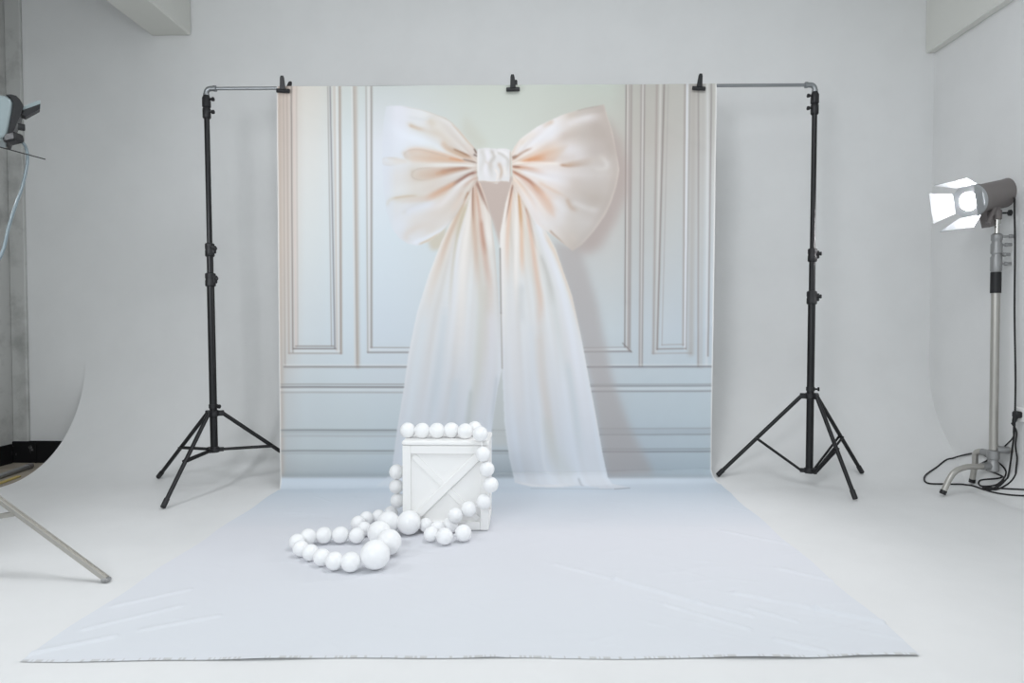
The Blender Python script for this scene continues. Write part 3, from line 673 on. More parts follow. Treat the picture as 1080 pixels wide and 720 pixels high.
        for a, b, s_, h_ in LF:
            dx, dy = b.x - a.x, b.y - a.y; ll = dx * dx + dy * dy
            q = np.clip(((X - a.x) * dx + (Y - a.y) * dy) / ll, 0, 1)
            d2 = (X - a.x - q * dx) ** 2 + (Y - a.y - q * dy) ** 2
            z += h_ * np.exp(-d2 / (2 * s_ * s_))
        z += 0.0006 * (1 + np.sin(X * 7 + Y * 5)) * t
        # the front hem lifts a little here and there
        lift = 0.6 * (0.010 * np.exp(-((U - .27) / .05) ** 2) + 0.010 * np.exp(-((U - .82) / .05) ** 2) + .005 * np.exp(-((U - .52) / .02) ** 2) + .008 * np.exp(-((U - .95) / .06) ** 2))
        z += lift * np.exp(-((1 - t) / .03) ** 2)
        keepbox = 1.0
        row[:, 2] = 0.0022 + z
        rows.append(row)
    out = np.array(rows)
    for j in range(NW + 1, out.shape[0]):                # the cloth lies on the foot of the sweep
        y = out[j][:, 1]; tt = np.clip(y - (YW - RB), 0, RB * .9)
        out[j][:, 2] += RB - np.sqrt(RB * RB - tt * tt)
    return out
ROWS = cloth()
NR, NC = ROWS.shape[0], ROWS.shape[1]
pts = ROWS.reshape(-1, 3)
rel = pts - np.array(CO)
dep = rel @ np.array(FW)
pu = 540 + FPX * (rel @ np.array(RT)) / dep; pv = 360 - FPX * (rel @ np.array(UP)) / dep
# artwork coordinates come from the flat (unrippled) cloth
flat = ROWS.copy()
for j in range(NW + 1):
    t = j / NW
    L, R = ROWS[j][0].copy(), ROWS[j][-1].copy(); L[1], R[1] = YBL, YBR
    flat[j] = np.outer(1 - np.linspace(0, 1, NC), L) + np.outer(np.linspace(0, 1, NC), R)
fr = flat.reshape(-1, 3) - np.array(CO); fd = fr @ np.array(FW)
fu = 540 + FPX * (fr @ np.array(RT)) / fd; fv = 360 - FPX * (fr @ np.array(UP)) / fd
def sample(u, v):
    x = np.clip((u - X0) * SS, 0, CW - 2); y = np.clip((v - Y0c) * SS, 0, CH - 2)
    ix = x.astype(int); iy = y.astype(int); tx = (x - ix)[:, None]; ty = (y - iy)[:, None]
    return (IMG[iy, ix] * (1 - tx) + IMG[iy, ix + 1] * tx) * (1 - ty) + (IMG[iy + 1, ix] * (1 - tx) + IMG[iy + 1, ix + 1] * tx) * ty
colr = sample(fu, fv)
jrow = np.repeat(np.arange(NR), NC); onfl = np.clip((jrow - (NW + NB)) / NFl, 0, 1)
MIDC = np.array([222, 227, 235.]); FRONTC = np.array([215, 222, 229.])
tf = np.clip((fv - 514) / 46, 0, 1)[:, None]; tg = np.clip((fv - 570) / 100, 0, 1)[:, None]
fcol = FLOORC * (1 - tf) + (MIDC * (1 - tg) + FRONTC * tg) * tf  # floor print gradient; its brighter middle includes lamp light put into the colour
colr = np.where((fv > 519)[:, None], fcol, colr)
uu = np.tile(np.linspace(0, 1, NC), NR)
edgew = np.clip(1 - np.minimum(uu, 1 - uu) / 0.0045, 0, 1)[:, None] * (jrow <= NW + NB)[:, None]
colr = colr * (1 - edgew) + np.array([226, 228, 228]) * edgew
hem = ((jrow > NR - 3) & (np.sin(uu * 400) + np.sin(uu * 91) + np.sin(uu * 1130) > 0.5))[:, None]
colr = np.where(hem, np.array([192, 196, 198]), colr)
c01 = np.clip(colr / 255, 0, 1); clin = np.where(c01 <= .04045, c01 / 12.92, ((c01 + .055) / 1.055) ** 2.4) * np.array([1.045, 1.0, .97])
me = bpy.data.meshes.new('photo_backdrop')
ii, jj = np.meshgrid(np.arange(NR - 1), np.arange(NC - 1), indexing='ij')
a = (ii * NC + jj).ravel(); quads = np.stack([a, a + NC, a + NC + 1, a + 1], 1).astype(np.int32)
me.vertices.add(len(pts)); me.vertices.foreach_set('co', pts.astype(np.float32).ravel())
me.loops.add(quads.size); me.loops.foreach_set('vertex_index', quads.ravel())
me.polygons.add(len(quads)); me.polygons.foreach_set('loop_start', np.arange(0, quads.size, 4, dtype=np.int32))
me.polygons.foreach_set('use_smooth', np.ones(len(quads), bool))
me.update(calc_edges=True); me.validate()
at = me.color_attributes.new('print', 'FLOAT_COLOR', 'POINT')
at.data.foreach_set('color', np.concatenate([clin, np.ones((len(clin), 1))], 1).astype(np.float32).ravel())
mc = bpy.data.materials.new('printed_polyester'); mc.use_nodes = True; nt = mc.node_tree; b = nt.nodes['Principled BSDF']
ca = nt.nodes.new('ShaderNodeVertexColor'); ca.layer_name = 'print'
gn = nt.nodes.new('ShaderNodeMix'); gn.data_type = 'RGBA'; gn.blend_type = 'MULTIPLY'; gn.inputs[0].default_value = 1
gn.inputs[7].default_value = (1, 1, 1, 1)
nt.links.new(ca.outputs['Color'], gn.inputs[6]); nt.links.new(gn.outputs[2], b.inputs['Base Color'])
b.inputs['Roughness'].default_value = 0.62; b.inputs['Specular IOR Level'].default_value = 0.25
me.materials.append(mc)
bd = bpy.data.objects.new('photo_backdrop', me); COL.objects.link(bd)
tag(bd, 'printed cloth backdrop of wall panels and a giant cream bow, sweeping onto the floor', 'backdrop')

# ------------------------------------------------------------------ crossbar and stands
XLs = on_y(217, 95, YBL + .05); XRs = on_y(858.5, 90, YBR + .05)
def black_stand(label, base_px, feet_px, hub_y, low_y, top, collars, top_px):
    """base_px: where the pole is seen at its lower hub; feet_px: three feet seen on the floor (or points)"""
    feet = [f if isinstance(f, Vector) else on_floor(*f) for f in feet_px]
    cx = sum(f.x for f in feet) / 3; cy = sum(f.y for f in feet) / 3
    low = on_y(base_px[0], low_y, cy)
    root = thing('backdrop_stand', label, 'stand', (low.x, low.y, 0))
    hub = on_y(base_px[0] - (0), hub_y, cy); hub.x = low.x
    topv = Vector(top)
    axis = topv - low
    def ax(z): return low + axis * ((z - low.z) / axis.z)
    zs = [on_y(base_px[0], y, cy).z for y in collars]
    r = [0.0225, 0.0195, 0.0165]
    lvl = [low.z] + zs + [topv.z - 0.16]
    for k, nm in enumerate(['lower_tube', 'middle_tube', 'upper_tube']):
        m_ = MB(); m_.tube([ax(lvl[k]), ax(lvl[k + 1] if k < 2 else topv.z - 0.02)], r[k]); build(nm, m_, M_BLACK, root, 40)
    for k, z in enumerate(zs):
        m_ = MB(); c0 = ax(z); rr = r[k] + 0.009
        m_.lathe([(-.045, rr * .86), (-.04, rr), (-.01, rr), (0.0, rr * .92), (.01, rr), (.035, rr), (.04, rr * .8)], c0, axis)
        m_.box(c0 + Vector((rr, -.004, 0)), (.022, .026, .05), bev=.004)
        col_ = build('collar', m_, M_BPLA, root, 40)
        m_ = MB(); m_.lathe([(0, .006), (.010, .006), (.012, .012), (.022, .013), (.024, .010)], c0 + Vector((rr, -.012, .005)), (1, -.6, 0)); sub('knob', m_, M_BPLA, col_, root, 40)
    # top fitting that takes the pipe
    m_ = MB(); t0 = ax(topv.z - .17)
    m_.lathe([(0, .021), (.006, .025), (.06, .025), (.068, .02), (.075, .026), (.13, .026), (.14, .021), (.165, .012)], t0, axis)
    hd = build('top_fitting', m_, M_BPLA, root, 40)
    sgn = 1 if topv.x < 0 else -1
    for zz in (.04, .12):
        m_ = MB(); m_.lathe([(0, .005), (.012, .005), (.014, .012), (.026, .013), (.028, .009)], t0 + Vector((sgn * .022, 0, zz)), (sgn, -.2, 0)); sub('knob', m_, M_BPLA, hd, root, 40)
    # hubs
    m_ = MB(); m_.lathe([(-.02, .028), (-.016, .033), (.016, .033), (.02, .028)], ax(hub.z), axis)
    dirs = []
    for f in feet:
        d = Vector((f.x - low.x, f.y - low.y, 0)).normalized(); dirs.append(d)
        m_.box(ax(hub.z) + d * .042, (.04, .026, .034), rot=Matrix.Rotation(math.atan2(d.y, d.x), 3, 'Z'), bev=.004)
    uh = build('upper_hub', m_, M_BPLA, root, 40)
    m_ = MB(); s_ = ax(hub.z + .045); m_.lathe([(-.012, .027), (.012, .027)], s_, axis); m_.lathe([(0, .006), (.014, .006), (.016, .013), (.026, .013)], s_ + Vector((.024, -.01, 0)), (1, -.3, 0)); sub('locking_screw', m_, M_BPLA, uh, root, 40)
    m_ = MB(); m_.lathe([(-.018, .026), (-.014, .031), (.014, .031), (.018, .027)], ax(low.z), axis)
    for d in dirs: m_.box(ax(low.z) + d * .038, (.036, .022, .026), rot=Matrix.Rotation(math.atan2(d.y, d.x), 3, 'Z'), bev=.003)
    build('lower_hub', m_, M_BPLA, root, 40)
    for f, d in zip(feet, dirs):
        a_ = ax(hub.z) + d * .052; side = Vector((-d.y, d.x, 0))
        foot = f + Vector((0, 0, .014)); v = foot - a_
        m_ = MB(); m_.tube([a_, foot], .0125, 14); lg = build('leg', m_, M_BLACK, root, 40)
        m_ = MB(); m_.tube([foot - v.normalized() * .05, foot, foot + v.normalized() * .004], [.0155, .0155, .012], 14); sub('rubber_foot', m_, M_BPLA, lg, root, 40)
        midp = a_ + v * .53; b_ = ax(low.z) + d * .05
        m_ = MB()
        for s2 in (-1, 1):
            m_.tube([b_ + side * .011 * s2, midp + side * .015 * s2], .0075, 8)
        m_.tube([midp - side * .018, midp + side * .018], .007, 10)
        build('brace', m_, M_BLACK, root, 40)
    return root
pz = 0.012
pipeL = on_y(222, 93, YBL + .045); pipeR = on_y(853, 88.5, YBR + .045)
# left stand's third foot is behind the cloth
f1, f2 = on_floor(172, 537), on_floor(167, 505)
cxL = on_y(226, 475, (f1.y + f2.y) / 2 + .13)
f3 = Vector((cxL.x * 3 - f1.x - f2.x, cxL.y * 3 - f1.y - f2.y, 0)); f3.z = sweep_z(f3.x, f3.y)
LtopY = YBL + .06; RtopY = YBR + .06
black_stand('black tripod stand holding the left end of the backdrop pipe', (226, 0), [(172, 537), (167, 505), f3], 436, 474, on_y(217.5, 97, LtopY), [294, 262], None)
black_stand('black tripod stand holding the right end of the backdrop pipe', (853.5, 0), [(757, 503), (902, 528), (909, 500)], 418, 496, on_y(859.5, 93.5, RtopY), [313, 267], None)
# pipe
eL = on_y(217.5, 93.5, LtopY); eR = on_y(859.5, 89.6, RtopY)
root = thing('crossbar', 'long grey metal pipe joining the two black stands above the backdrop', 'pipe', ((eL.x + eR.x) / 2, (eL.y + eR.y) / 2, eL.z))
up_ = Vector((0, 0, .0))
m_ = MB(); m_.tube([eL + up_ + Vector((.03, 0, .0)), eR + up_ - Vector((.03, 0, 0))], .0105, 16); build('pipe', m_, M_PIPE, root, 40)
for e, sg in ((eL, 1), (eR, -1)):
    m_ = MB(); c0 = e + up_; pts_ = [c0 + Vector((0, 0, -.045))] + [c0 + Vector((sg * .03 * (1 - math.cos(a_)), 0, -.03 + .03 * math.sin(a_))) for a_ in [PI / 2 * k / 8 for k in range(9)]] + [c0 + Vector((sg * .06, 0, 0))]
    m_.tube(pts_, .0165, 16)
    m_.tube([pts_[0] - Vector((0, 0, .004)), pts_[0] + Vector((0, 0, .012))], .0195, 16); m_.tube([pts_[-1] - Vector((sg * .012, 0, 0)), pts_[-1] + Vector((sg * .004, 0, 0))], .0195, 16)
    build('elbow', m_, M_PIPE, root, 40)
# spring clamps
def clamp(px, py, label, lean, hx=.012):
    t = (px - 292) / 463; yb = YBL + (YBR - YBL) * t
    p0 = on_y(px, py, yb - .012)
    r_ = thing('spring_clamp', label, 'clamp', p0, 'clamps along the top of the backdrop')
    R3 = Matrix.Rotation(lean, 3, 'Y')
    def W(v): return p0 + R3 @ Vector(v)
    m_ = MB(); m_.box(W((0, -.006, -.012)), (.086, .012, .026), rot=R3, bev=.004); m_.box(W((0, -.013, -.014)), (.07, .006, .010), rot=R3, bev=.002); build('jaw', m_, M_BPLA, r_)
    m_ = MB(); m_.box(W((0, .05, -.012)), (.08, .01, .026), rot=R3, bev=.003); m_.box(W((0, .022, .008)), (.02, .06, .010), rot=R3, bev=.003); build('jaw', m_, M_BPLA, r_)
    m_ = MB()
    m_.prism([(-.018, -.004), (.018, -.004), (.013, .06), (.008, .074), (-.008, .074), (-.013, .06)], W((0, -.016, 0)), R3 @ Vector((1, 0, 0)), R3 @ Vector((0, -.25, .97)), .006)
    build('handle', m_, M_BPLA, r_)
    m_ = MB()
    m_.prism([(-.016, -.004), (.016, -.004), (.012, .052), (.007, .062), (-.007, .062), (-.012, .052)], W((hx, .04, .012)), R3 @ Vector((1, 0, 0)), R3 @ Vector((.1, .35, .93)), .006)
    build('handle', m_, M_BPLA, r_)
    m_ = MB(); m_.tube([W((-.008, -.021, .02)), W((-.008, -.026, .045))], .0025, 6); m_.tube([W((.0, -.005, .01)), W((.0, .03, .016))], .006, 8); build('spring', m_, M_CAST, r_)
clamp(299, 94, 'black spring clamp on the pipe at the left edge of the backdrop', math.radians(3), .013)
clamp(541, 92.5, 'black spring clamp at the middle of the pipe, above the bow', math.radians(-2))
clamp(737, 91.5, 'black spring clamp on the pipe near the right edge of the backdrop', math.radians(3))

# ------------------------------------------------------------------ crate
cF = on_z(471, 560); cYf = cF.y
cl, cr = on_y(424.5, 520, cYf).x, on_y(515.2, 520, cYf).x
cw = cr - cl; ch = on_y(471, 470, cYf).z; cz0 = 0.006; cd = 0.29
root = thing('wooden_crate', 'white painted wooden crate with crossed braces under the ball garland', 'crate', ((cl + cr) / 2, cYf + cd / 2, cz0))
xm = (cl + cr) / 2; ym = cYf + cd / 2
m_ = MB()
m_.box((xm, ym, (cz0 + ch) / 2 + .004), (cw - .03, cd - .03, ch - cz0 - .012)); build('box_panel', m_, M_WHITE, root)
st = .042; th = .016
def frame(face):
    m2 = MB()
    if face in ('front', 'back'):
        y = cYf + th / 2 if face == 'front' else cYf + cd - th / 2
        for x in (cl + st / 2, cr - st / 2): m2.box((x, y, (cz0 + ch) / 2), (st, th, ch - cz0), bev=.0025)
        for z in (ch - st / 2, cz0 + st / 2): m2.box((xm, y, z), (cw - 2 * st - .0008, th, st), bev=.0025)
    else:
        x = cl + th / 2 if face == 'left' else cr - th / 2
        for z in (ch - st / 2, cz0 + st / 2): m2.box((x, ym, z), (th, cd - 2 * th - .001, st), bev=.0025)
        for yy in (cYf + th + st / 2, cYf + cd - th - st / 2): m2.box((x, yy, (cz0 + ch) / 2), (th, st, ch - cz0 - 2 * st - .001), bev=.0025)
    return m2
for fc in ('front', 'back', 'left', 'right'): build('frame', frame(fc), M_WHITE, root)
iw, ih = cw - 2 * st, ch - cz0 - 2 * st; zc = (cz0 + ch) / 2
def brace(yy, s_, nm, thick, dy):
    L_ = math.hypot(iw, ih) - .03; an = math.atan2(ih, iw) * s_
    m2 = MB(); m2.box((xm, yy + dy, zc), (L_, thick, .042 if s_ > 0 else .03), rot=Matrix.Rotation(-an, 3, 'Y'), bev=.0025); build(nm, m2, M_WHITE, root)
brace(cYf + th / 2, 1, 'brace', .015, -.001); brace(cYf + th / 2, -1, 'brace', .008, .005)
# lid: slightly proud slab with softened edges
m_ = MB(); m_.box((xm, ym, ch + .0125), (cw + .006, cd + .008, .022), bev=.006); build('lid', m_, M_WHITE, root)
CT = ch + .024

# ------------------------------------------------------------------ garland of white balls
beads = []
def bead_floor(px, py, rpx, lift=0.0):
    z = 0.03
    for _ in range(6):
        p = on_z(px, py, z); dpt = (p - CO).dot(FW); r = rpx * dpt / FPX; z = r + .006 + lift
    beads.append((on_z(px, py, z), r))
def bead_y(px, py, rpx, y):
    p = on_y(px, py, y); dpt = (p - CO).dot(FW); beads.append((p, rpx * dpt / FPX))
chain_idx = []
# left side strand behind the crate's left edge, going down to the floor
yb = cYf + .16
# row lying on the lid
for px, py in [(430, 453.7), (445.3, 454), (460.8, 454), (476, 453.6), (490.8, 454.6)]:
    zc_ = CT + .038; p = on_z(px, py, zc_); beads.append((p, 8.3 * (p - CO).dot(FW) / FPX))
order_top = len(beads)
p = on_z(500.8, 451.6, CT + .04); beads.append((p, .038))
p = on_z(506.5, 457.5, CT + .039); beads.append((p, .0385))
nb_top = len(beads)
yfr = cYf - .045
for px, py, r_ in [(509.4, 478.7, 7.9), (513.5, 494.4, 8.0), (517.6, 511, 8.2), (510.4, 528.5, 8.0), (494.5, 536.5, 8.0)]:
    bead_y(px, py, r_, yfr)
bead_y(480, 543.5, 8.0, yfr - .02)
for px, py, r_ in [(475, 553.6, 8.0), (461.5, 557, 7.6), (449, 553.5, 7.4), (454.6, 563, 7.8), (469, 565.4, 8.8), (488.6, 561.8, 8.8)]: bead_floor(px, py, r_)
n_right = len(beads)
right_chain = list(range(0, n_right))
for px, py, r_ in [(418.4, 497.4, 7.9), (418, 512.8, 7.6), (419.4, 527.6, 7.6)]: bead_y(px, py, r_, cYf + .13)
for px, py, r_ in [(412.5, 540.5, 7.2), (399.4, 544.4, 7.2), (386.4, 546.6, 7.4), (377.8, 551.6, 7.8), (384, 557.5, 7.6), (376.4, 564.4, 8.2), (359, 563.8, 8.7), (341.7, 564.3, 8.6), (325, 566, 8.6), (313.4, 571, 8.2), (317.2, 578.2, 8.4), (327.4, 582.4, 8.6),
                   (339.4, 587.4, 9.0), (352.8, 591.4, 9.6), (370, 592.4, 10.4), (395.8, 584.6, 15.5), (410, 571.5, 13.4), (400, 561.5, 12.4), (409.5, 551, 12.0), (431.3, 550.8, 12.6)]: bead_floor(px, py, r_)
base = Vector((beads[0][0].x, cYf + .1, 0.0))
gar = thing('ball_garland', 'garland of glossy white balls draped over the crate and coiled on the floor', 'garland', (xm - .25, cYf - .2, .004))
import bmesh
bm = bmesh.new(); bmesh.ops.create_uvsphere(bm, u_segments=40, v_segments=24, radius=1.0)
mb_ = bpy.data.meshes.new('bead'); bm.to_mesh(mb_); bm.free(); mb_.materials.append(M_BALL); mb_.polygons.foreach_set('use_smooth', [True] * len(mb_.polygons))
for k, (p, r_) in enumerate(beads):
    o = bpy.data.objects.new('bead', mb_); COL.objects.link(o); o.parent = gar; o.location = p - gar.location; o.scale = (r_, r_, r_)
m_ = MB()
m_.tube(spline([b_[0] for b_ in beads[:n_right]], 4), .0022, 6)
m_.tube(spline([beads[0][0], Vector((cl + .03, cYf + cd + .006, ch + .03)), Vector((cl + .02, cYf + cd + .010, ch - .1)), Vector((cl - .004, cYf + cd * .8, beads[n_right][0].z + .05)), beads[n_right][0]] , 4), .0022, 6)
m_.tube(spline([b_[0] for b_ in beads[n_right:]], 4), .0022, 6)
build('cord', m_, M_BALL, gar)

# ------------------------------------------------------------------ right hand light stand (bent steel legs)
fA, fB = on_floor(994, 523), on_floor(1025, 510.5)
ctr = on_y(1047.5, 480, (fA.y + fB.y) / 2 - .04); cX, cY = ctr.x, ctr.y
root = thing('light_stand', 'tall silver light stand with bent legs near the right wall', 'light stand', (cX, cY, 0))
def zpx(py): return on_y(1046, py, cY).z
z0 = zpx(497)
m_ = MB(); m_.tube([(cX, cY, zpx(474)), (cX - .006, cY, zpx(300))], .024); build('lower_tube', m_, M_SATIN, root, 40)
m_ = MB(); m_.tube([(cX - .006, cY, zpx(309)), (cX - .006, cY, zpx(287))], .029, 20); build('grip_sleeve', m_, M_BPLA, root, 40)
m_ = MB(); m_.lathe([(0, .026), (.01, .031), (.09, .031), (.10, .025), (.11, .025), (.115, .031), (.17, .031), (.18, .026), (.19, .026), (.195, .030), (.225, .030), (.235, .02)], (cX - .006, cY, zpx(287)), (0, 0, 1)); clr = build('collar', m_, M_CAST, root, 40)
for zz, ln in ((.05, .0), (.105, -.008), (.165, .0), (.215, .02)):
    m_ = MB(); c0 = Vector((cX - .006, cY - .01, zpx(287) + zz)); m_.lathe([(0, .007), (.012 + ln, .007), (.014 + ln, .012), (.028 + ln, .012)], c0 + Vector((.026, 0, 0)), (1, -.35, 0)); m_.box(c0 + Vector((.058 + ln, -.015, 0)), (.034, .008, .020), bev=.003)
    sub('tee_knob', m_, M_CAST, clr, root, 40)
m_ = MB(); m_.tube([(cX - .006, cY, zpx(250)), (cX - .006, cY, zpx(231))], .014); m_.tube([(cX - .006, cY, zpx(236)), (cX - .006, cY, zpx(232))], .019); build('upper_tube', m_, M_CHROME, root, 40)
m_ = MB(); m_.lathe([(0, .024), (.006, .033), (.05, .033), (.056, .028), (.075, .028), (.08, .034), (.125, .034), (.132, .026)], (cX, cY, z0), (0, 0, 1))
hb = build('base_hub', m_, M_CAST, root, 40)
zl1, zl2 = zpx(491), zpx(477)
fC = Vector((cX + .36, cY - .12, 0)); fC.z = sweep_z(fC.x, fC.y)
for f, zl in ((fA, zl1), (fB, zl1 + .07), (fC, zl2 + .02)):
    d = Vector((f.x - cX, f.y - cY, 0)); L_ = d.length; d.normalize()
    s0 = Vector((cX, cY, zl)) + d * .03
    ft = f + Vector((0, 0, .016))
    k1 = s0 + d * (L_ * .45); k2 = s0 + d * (L_ * .66) + Vector((0, 0, -.022)); k3 = ft - d * (L_ * .13) + Vector((0, 0, (zl) * .50))
    P_ = spline([s0, s0 + d * (L_ * .25), k1, k2, k3, ft], 8)
    m_ = MB(); m_.tube(P_, .017, 16); lg = build('leg', m_, M_SATIN, root, 50)
    m_ = MB(); m_.tube([P_[-1] + (P_[-3] - P_[-1]).normalized() * .02, P_[-1] - (P_[-3] - P_[-1]).normalized() * .003], .0185, 16); sub('rubber_foot', m_, M_BPLA, lg, root, 50)
    m_ = MB(); m_.tube([s0 - d * .012, s0 + d * .05], .022, 16); sub('socket', m_, M_CAST, lg, root, 50)
def settle(P, r):
    return [Vector((min(p.x, XR - .012), p.y, max(p.z, sweep_z(min(p.x, XR - .012), p.y) + r + .001))) for p in P]
# lamp head
AX = Vector((-.92, -.32, -.215)).normalized()
hc = on_y(1036, 209, cY)                                   # near the middle of the body
SD = AX.cross(Vector((0, 0, 1))).normalized(); UPL = SD.cross(AX).normalized()
lamp = thing('lamp_head', 'lit grey studio lamp with open barn doors on the silver stand', 'lamp', hc)
rb = .088
m_ = MB(); m_.lathe([(-.29, .03), (-.287, .07), (-.275, rb), (-.24, rb * 1.03), (-.19, rb * .98), (.04, rb * .98), (.045, rb * 1.06), (.10, rb * 1.1), (.10, rb * .95), (.02, rb * .6), (.018, .02)], hc, AX, 36)
hs = build('housing', m_, M_GREY, lamp, 35)
m_ = MB(); m_.lathe([(-.302, .045), (-.302, .07), (-.29, rb * 1.05), (-.265, rb * 1.07), (-.262, rb)], hc, AX, 36); m_.box(hc - AX * .302 + UPL * .02, (.02, .05, .02), bev=.004); sub('rear_cap', m_, M_BPLA, hs, lamp, 35)
m_ = MB(); m_.lathe([(.05, .076), (.085, .078), (.105, .068), (.122, .045), (.130, .004)], hc, AX, 32); build('bulb_glass', m_, M_GLOW, lamp, 35)
m_ = MB()
fr_c = hc + AX * .105
Rh = Matrix((AX, SD, UPL)).transposed()
m_.lathe([(.09, rb * 1.02), (.09, rb * 1.16), (.115, rb * 1.16), (.115, rb * 1.02)], hc, AX, 36)
build('barn_door_ring', m_, M_ALU, lamp, 35)
for (out, acr, ang, ln, wd) in ((UPL, SD, 20, .13, .17), (-UPL, SD, 24, .14, .17), (SD, UPL, 26, .13, .15), (-SD, UPL, 22, .14, .15)):
    v = (AX * math.cos(math.radians(ang)) + out * math.sin(math.radians(ang))).normalized()
    o_ = hc + AX * .118 + out * rb * 1.05
    m_ = MB(); m_.prism([(-wd / 2 * .8, 0), (wd / 2 * .8, 0), (wd / 2 * 1.25, ln), (-wd / 2 * 1.25, ln)], o_, acr, v, .003); build('barn_door', m_, M_ALU, lamp)
# yoke, bracket, handle
jt = Vector((cX - .006, cY, zpx(231)))
m_ = MB(); m_.lathe([(-.005, .02), (.0, .024), (.05, .024), (.055, .02)], jt, (0, 0, 1)); m_.box((jt + hc - AX * .05 - UPL * .09) / 2 + Vector((0, 0, .03)), (.05, .06, .07), bev=.006)
m_.prism([(-.035, -.08), (.035, -.08), (.05, .06), (-.05, .06)], hc - AX * .03 - UPL * .10, AX, UPL, .05)
yk = build('yoke', m_, M_GREY, lamp, 35)
m_ = MB(); m_.lathe([(0, .006), (.03, .006), (.032, .018), (.045, .019), (.05, .012)], jt + Vector((.025, -.01, .035)), (1, -.2, 0)); sub('knob', m_, M_BPLA, yk, lamp, 35)
m_ = MB(); m_.tube([jt + Vector((-.03, -.03, .08)), jt + Vector((-.085, -.045, -.03))], [.01, .014], 10); sub('tilt_handle', m_, M_GREY, yk, lamp, 35)
def wp(px, py, y):
    p = on_y(px, py, y)
    return p if p.x < XR - .03 else on_x(px, py, XR - .03)
# power cable of this lamp and the plug at the right
rp = hc - AX * .28 - UPL * .075
cpts = [rp, wp(1070, 212, cY + .05), wp(1070.5, 260, cY + .05), wp(1070, 330, cY + .06), wp(1071, 400, cY + .05), wp(1070, 450, cY + .05), wp(1068, 470, cY + .02)]
def fl(px, py, up=.006):
    p = on_floor(px, py); return p + Vector((0, -.004, up))
gnd = [fl(1062, 505), fl(1052, 514), fl(1040, 517.5), fl(1020, 512), fl(1000, 511), fl(978, 510), fl(975, 503), fl(985, 495), fl(1004, 484), fl(1030, 478.5), fl(1046, 484), fl(1058, 492), fl(1060, 502), fl(1050, 512), fl(1034, 513), fl(1034, 507), fl(1056, 504), fl(1040, 496), fl(1034, 491), fl(1044, 485)]
m_ = MB(); m_.tube(settle(spline(cpts + gnd, 8), .0052), .0052, 8)
cb = build('power_cable', m_, M_CORD, None, 60, origin=gnd[0]); tag(cb, 'black cable hanging from the lit lamp and looping on the floor', 'cable')
PLG = Vector((XR - .02, on_x(1075, 437, XR - .02).y, on_x(1075, 437, XR - .02).z))
root = thing('wall_socket', 'black plug and socket low on the right wall', 'socket', PLG)
m_ = MB(); m_.box(PLG + Vector((.012, 0, 0)), (.016, .085, .085), bev=.004); build('socket_plate', m_, M_WHITE, root)
m_ = MB(); m_.box(PLG + Vector((-.012, 0, 0)), (.04, .045, .04), bev=.008); m_.lathe([(0, .015), (.03, .012), (.05, .007)], PLG + Vector((-.02, 0, -.01)), (-.3, 0, -1)); build('plug', m_, M_BPLA, root, 40)
m_ = MB(); m_.tube(settle(spline([PLG + Vector((-.03, 0, -.05)), wp(1069, 455, PLG.y), wp(1068, 462, cY + .08), wp(1056, 474, cY + .08), wp(1049, 482, cY + .10), wp(1036, 488, cY + .08), fl(1035, 492), fl(1050, 500), fl(1058, 506), fl(1046, 516), fl(1036, 514), fl(1052, 515.5), fl(1080, 517), fl(1110, 519)], 8), .0048), .0048, 8)
cb = build('power_cable', m_, M_CORD, None, 60, origin=fl(1035, 492)); tag(cb, 'black cable running from the wall plug down to the stand base', 'cable')
m_ = MB(); m_.tube(settle(spline([fl(1108, 523), fl(1080, 523.5), fl(1060, 522), fl(1044, 519), fl(1036, 515.5), fl(1050, 517), fl(1066, 508), fl(1073, 494), wp(1071, 470, cY + .1), wp(1072, 455, cY + .2), PLG + Vector((-.05, -.01, -.05))], 8), .0048), .0048, 8)
cb = build('power_cable', m_, M_CORD, None, 60, origin=fl(1080, 523)); tag(cb, 'black cable leaving the frame along the floor at the right', 'cable')

# ------------------------------------------------------------------ left hand lamp and its stand
fL = on_z(112, 614); dL = fL.y
hub = fL + Vector((-.80, .02, .56))
root = thing('light_stand', 'silver light stand mostly out of frame, one leg showing at left', 'light stand', (hub.x, hub.y, 0))
def flatleg(a_, b_, nm='leg'):
    v = (b_ - a_); L_ = v.length; v.normalize(); sd = v.cross(Vector((0, 0, 1))).normalized(); up3 = sd.cross(v)
    R3 = Matrix((v, sd, up3)).transposed(); m2 = MB(); m2.box((a_ + b_) / 2, (L_, .022, .012), rot=R3, bev=.002)
    m2.box((a_ + b_) / 2 + sd * .010 + up3 * .004, (L_, .004, .018), rot=R3, bev=.001); m2.box((a_ + b_) / 2 - sd * .010 + up3 * .004, (L_, .004, .018), rot=R3, bev=.001)
    return build(nm, m2, M_SATIN, root)
others = [Vector((hub.x - .45, hub.y + .62, .01)), Vector((hub.x - .40, hub.y - .62, .01))]
for f in [fL + Vector((0, 0, .012))] + others:
    d = Vector((f.x - hub.x, f.y - hub.y, 0)).normalized(); a_ = hub + d * .03
    lg = flatleg(a_, f); m_ = MB(); m_.box(f, (.03, .03, .016), bev=.004); sub('rubber_foot', m_, M_CAST, lg, root)
    mid = a_ + (f - a_) * .515; b_ = Vector((hub.x, hub.y, .20)) + d * .03
    if f.x > hub.x:
        q = on_y(-8, 587.5, dL + .0); b_ = b_
    flatleg(b_, mid + Vector((0, 0, -.006)), 'brace')
m_ = MB(); m_.tube([(hub.x, hub.y, .16), (hub.x, hub.y, 1.15)], .017); build('lower_tube', m_, M_SATIN, root, 40)
m_ = MB(); m_.tube([(hub.x, hub.y, 1.15), (hub.x, hub.y, 1.62)], .013); build('upper_tube', m_, M_CHROME, root, 40)
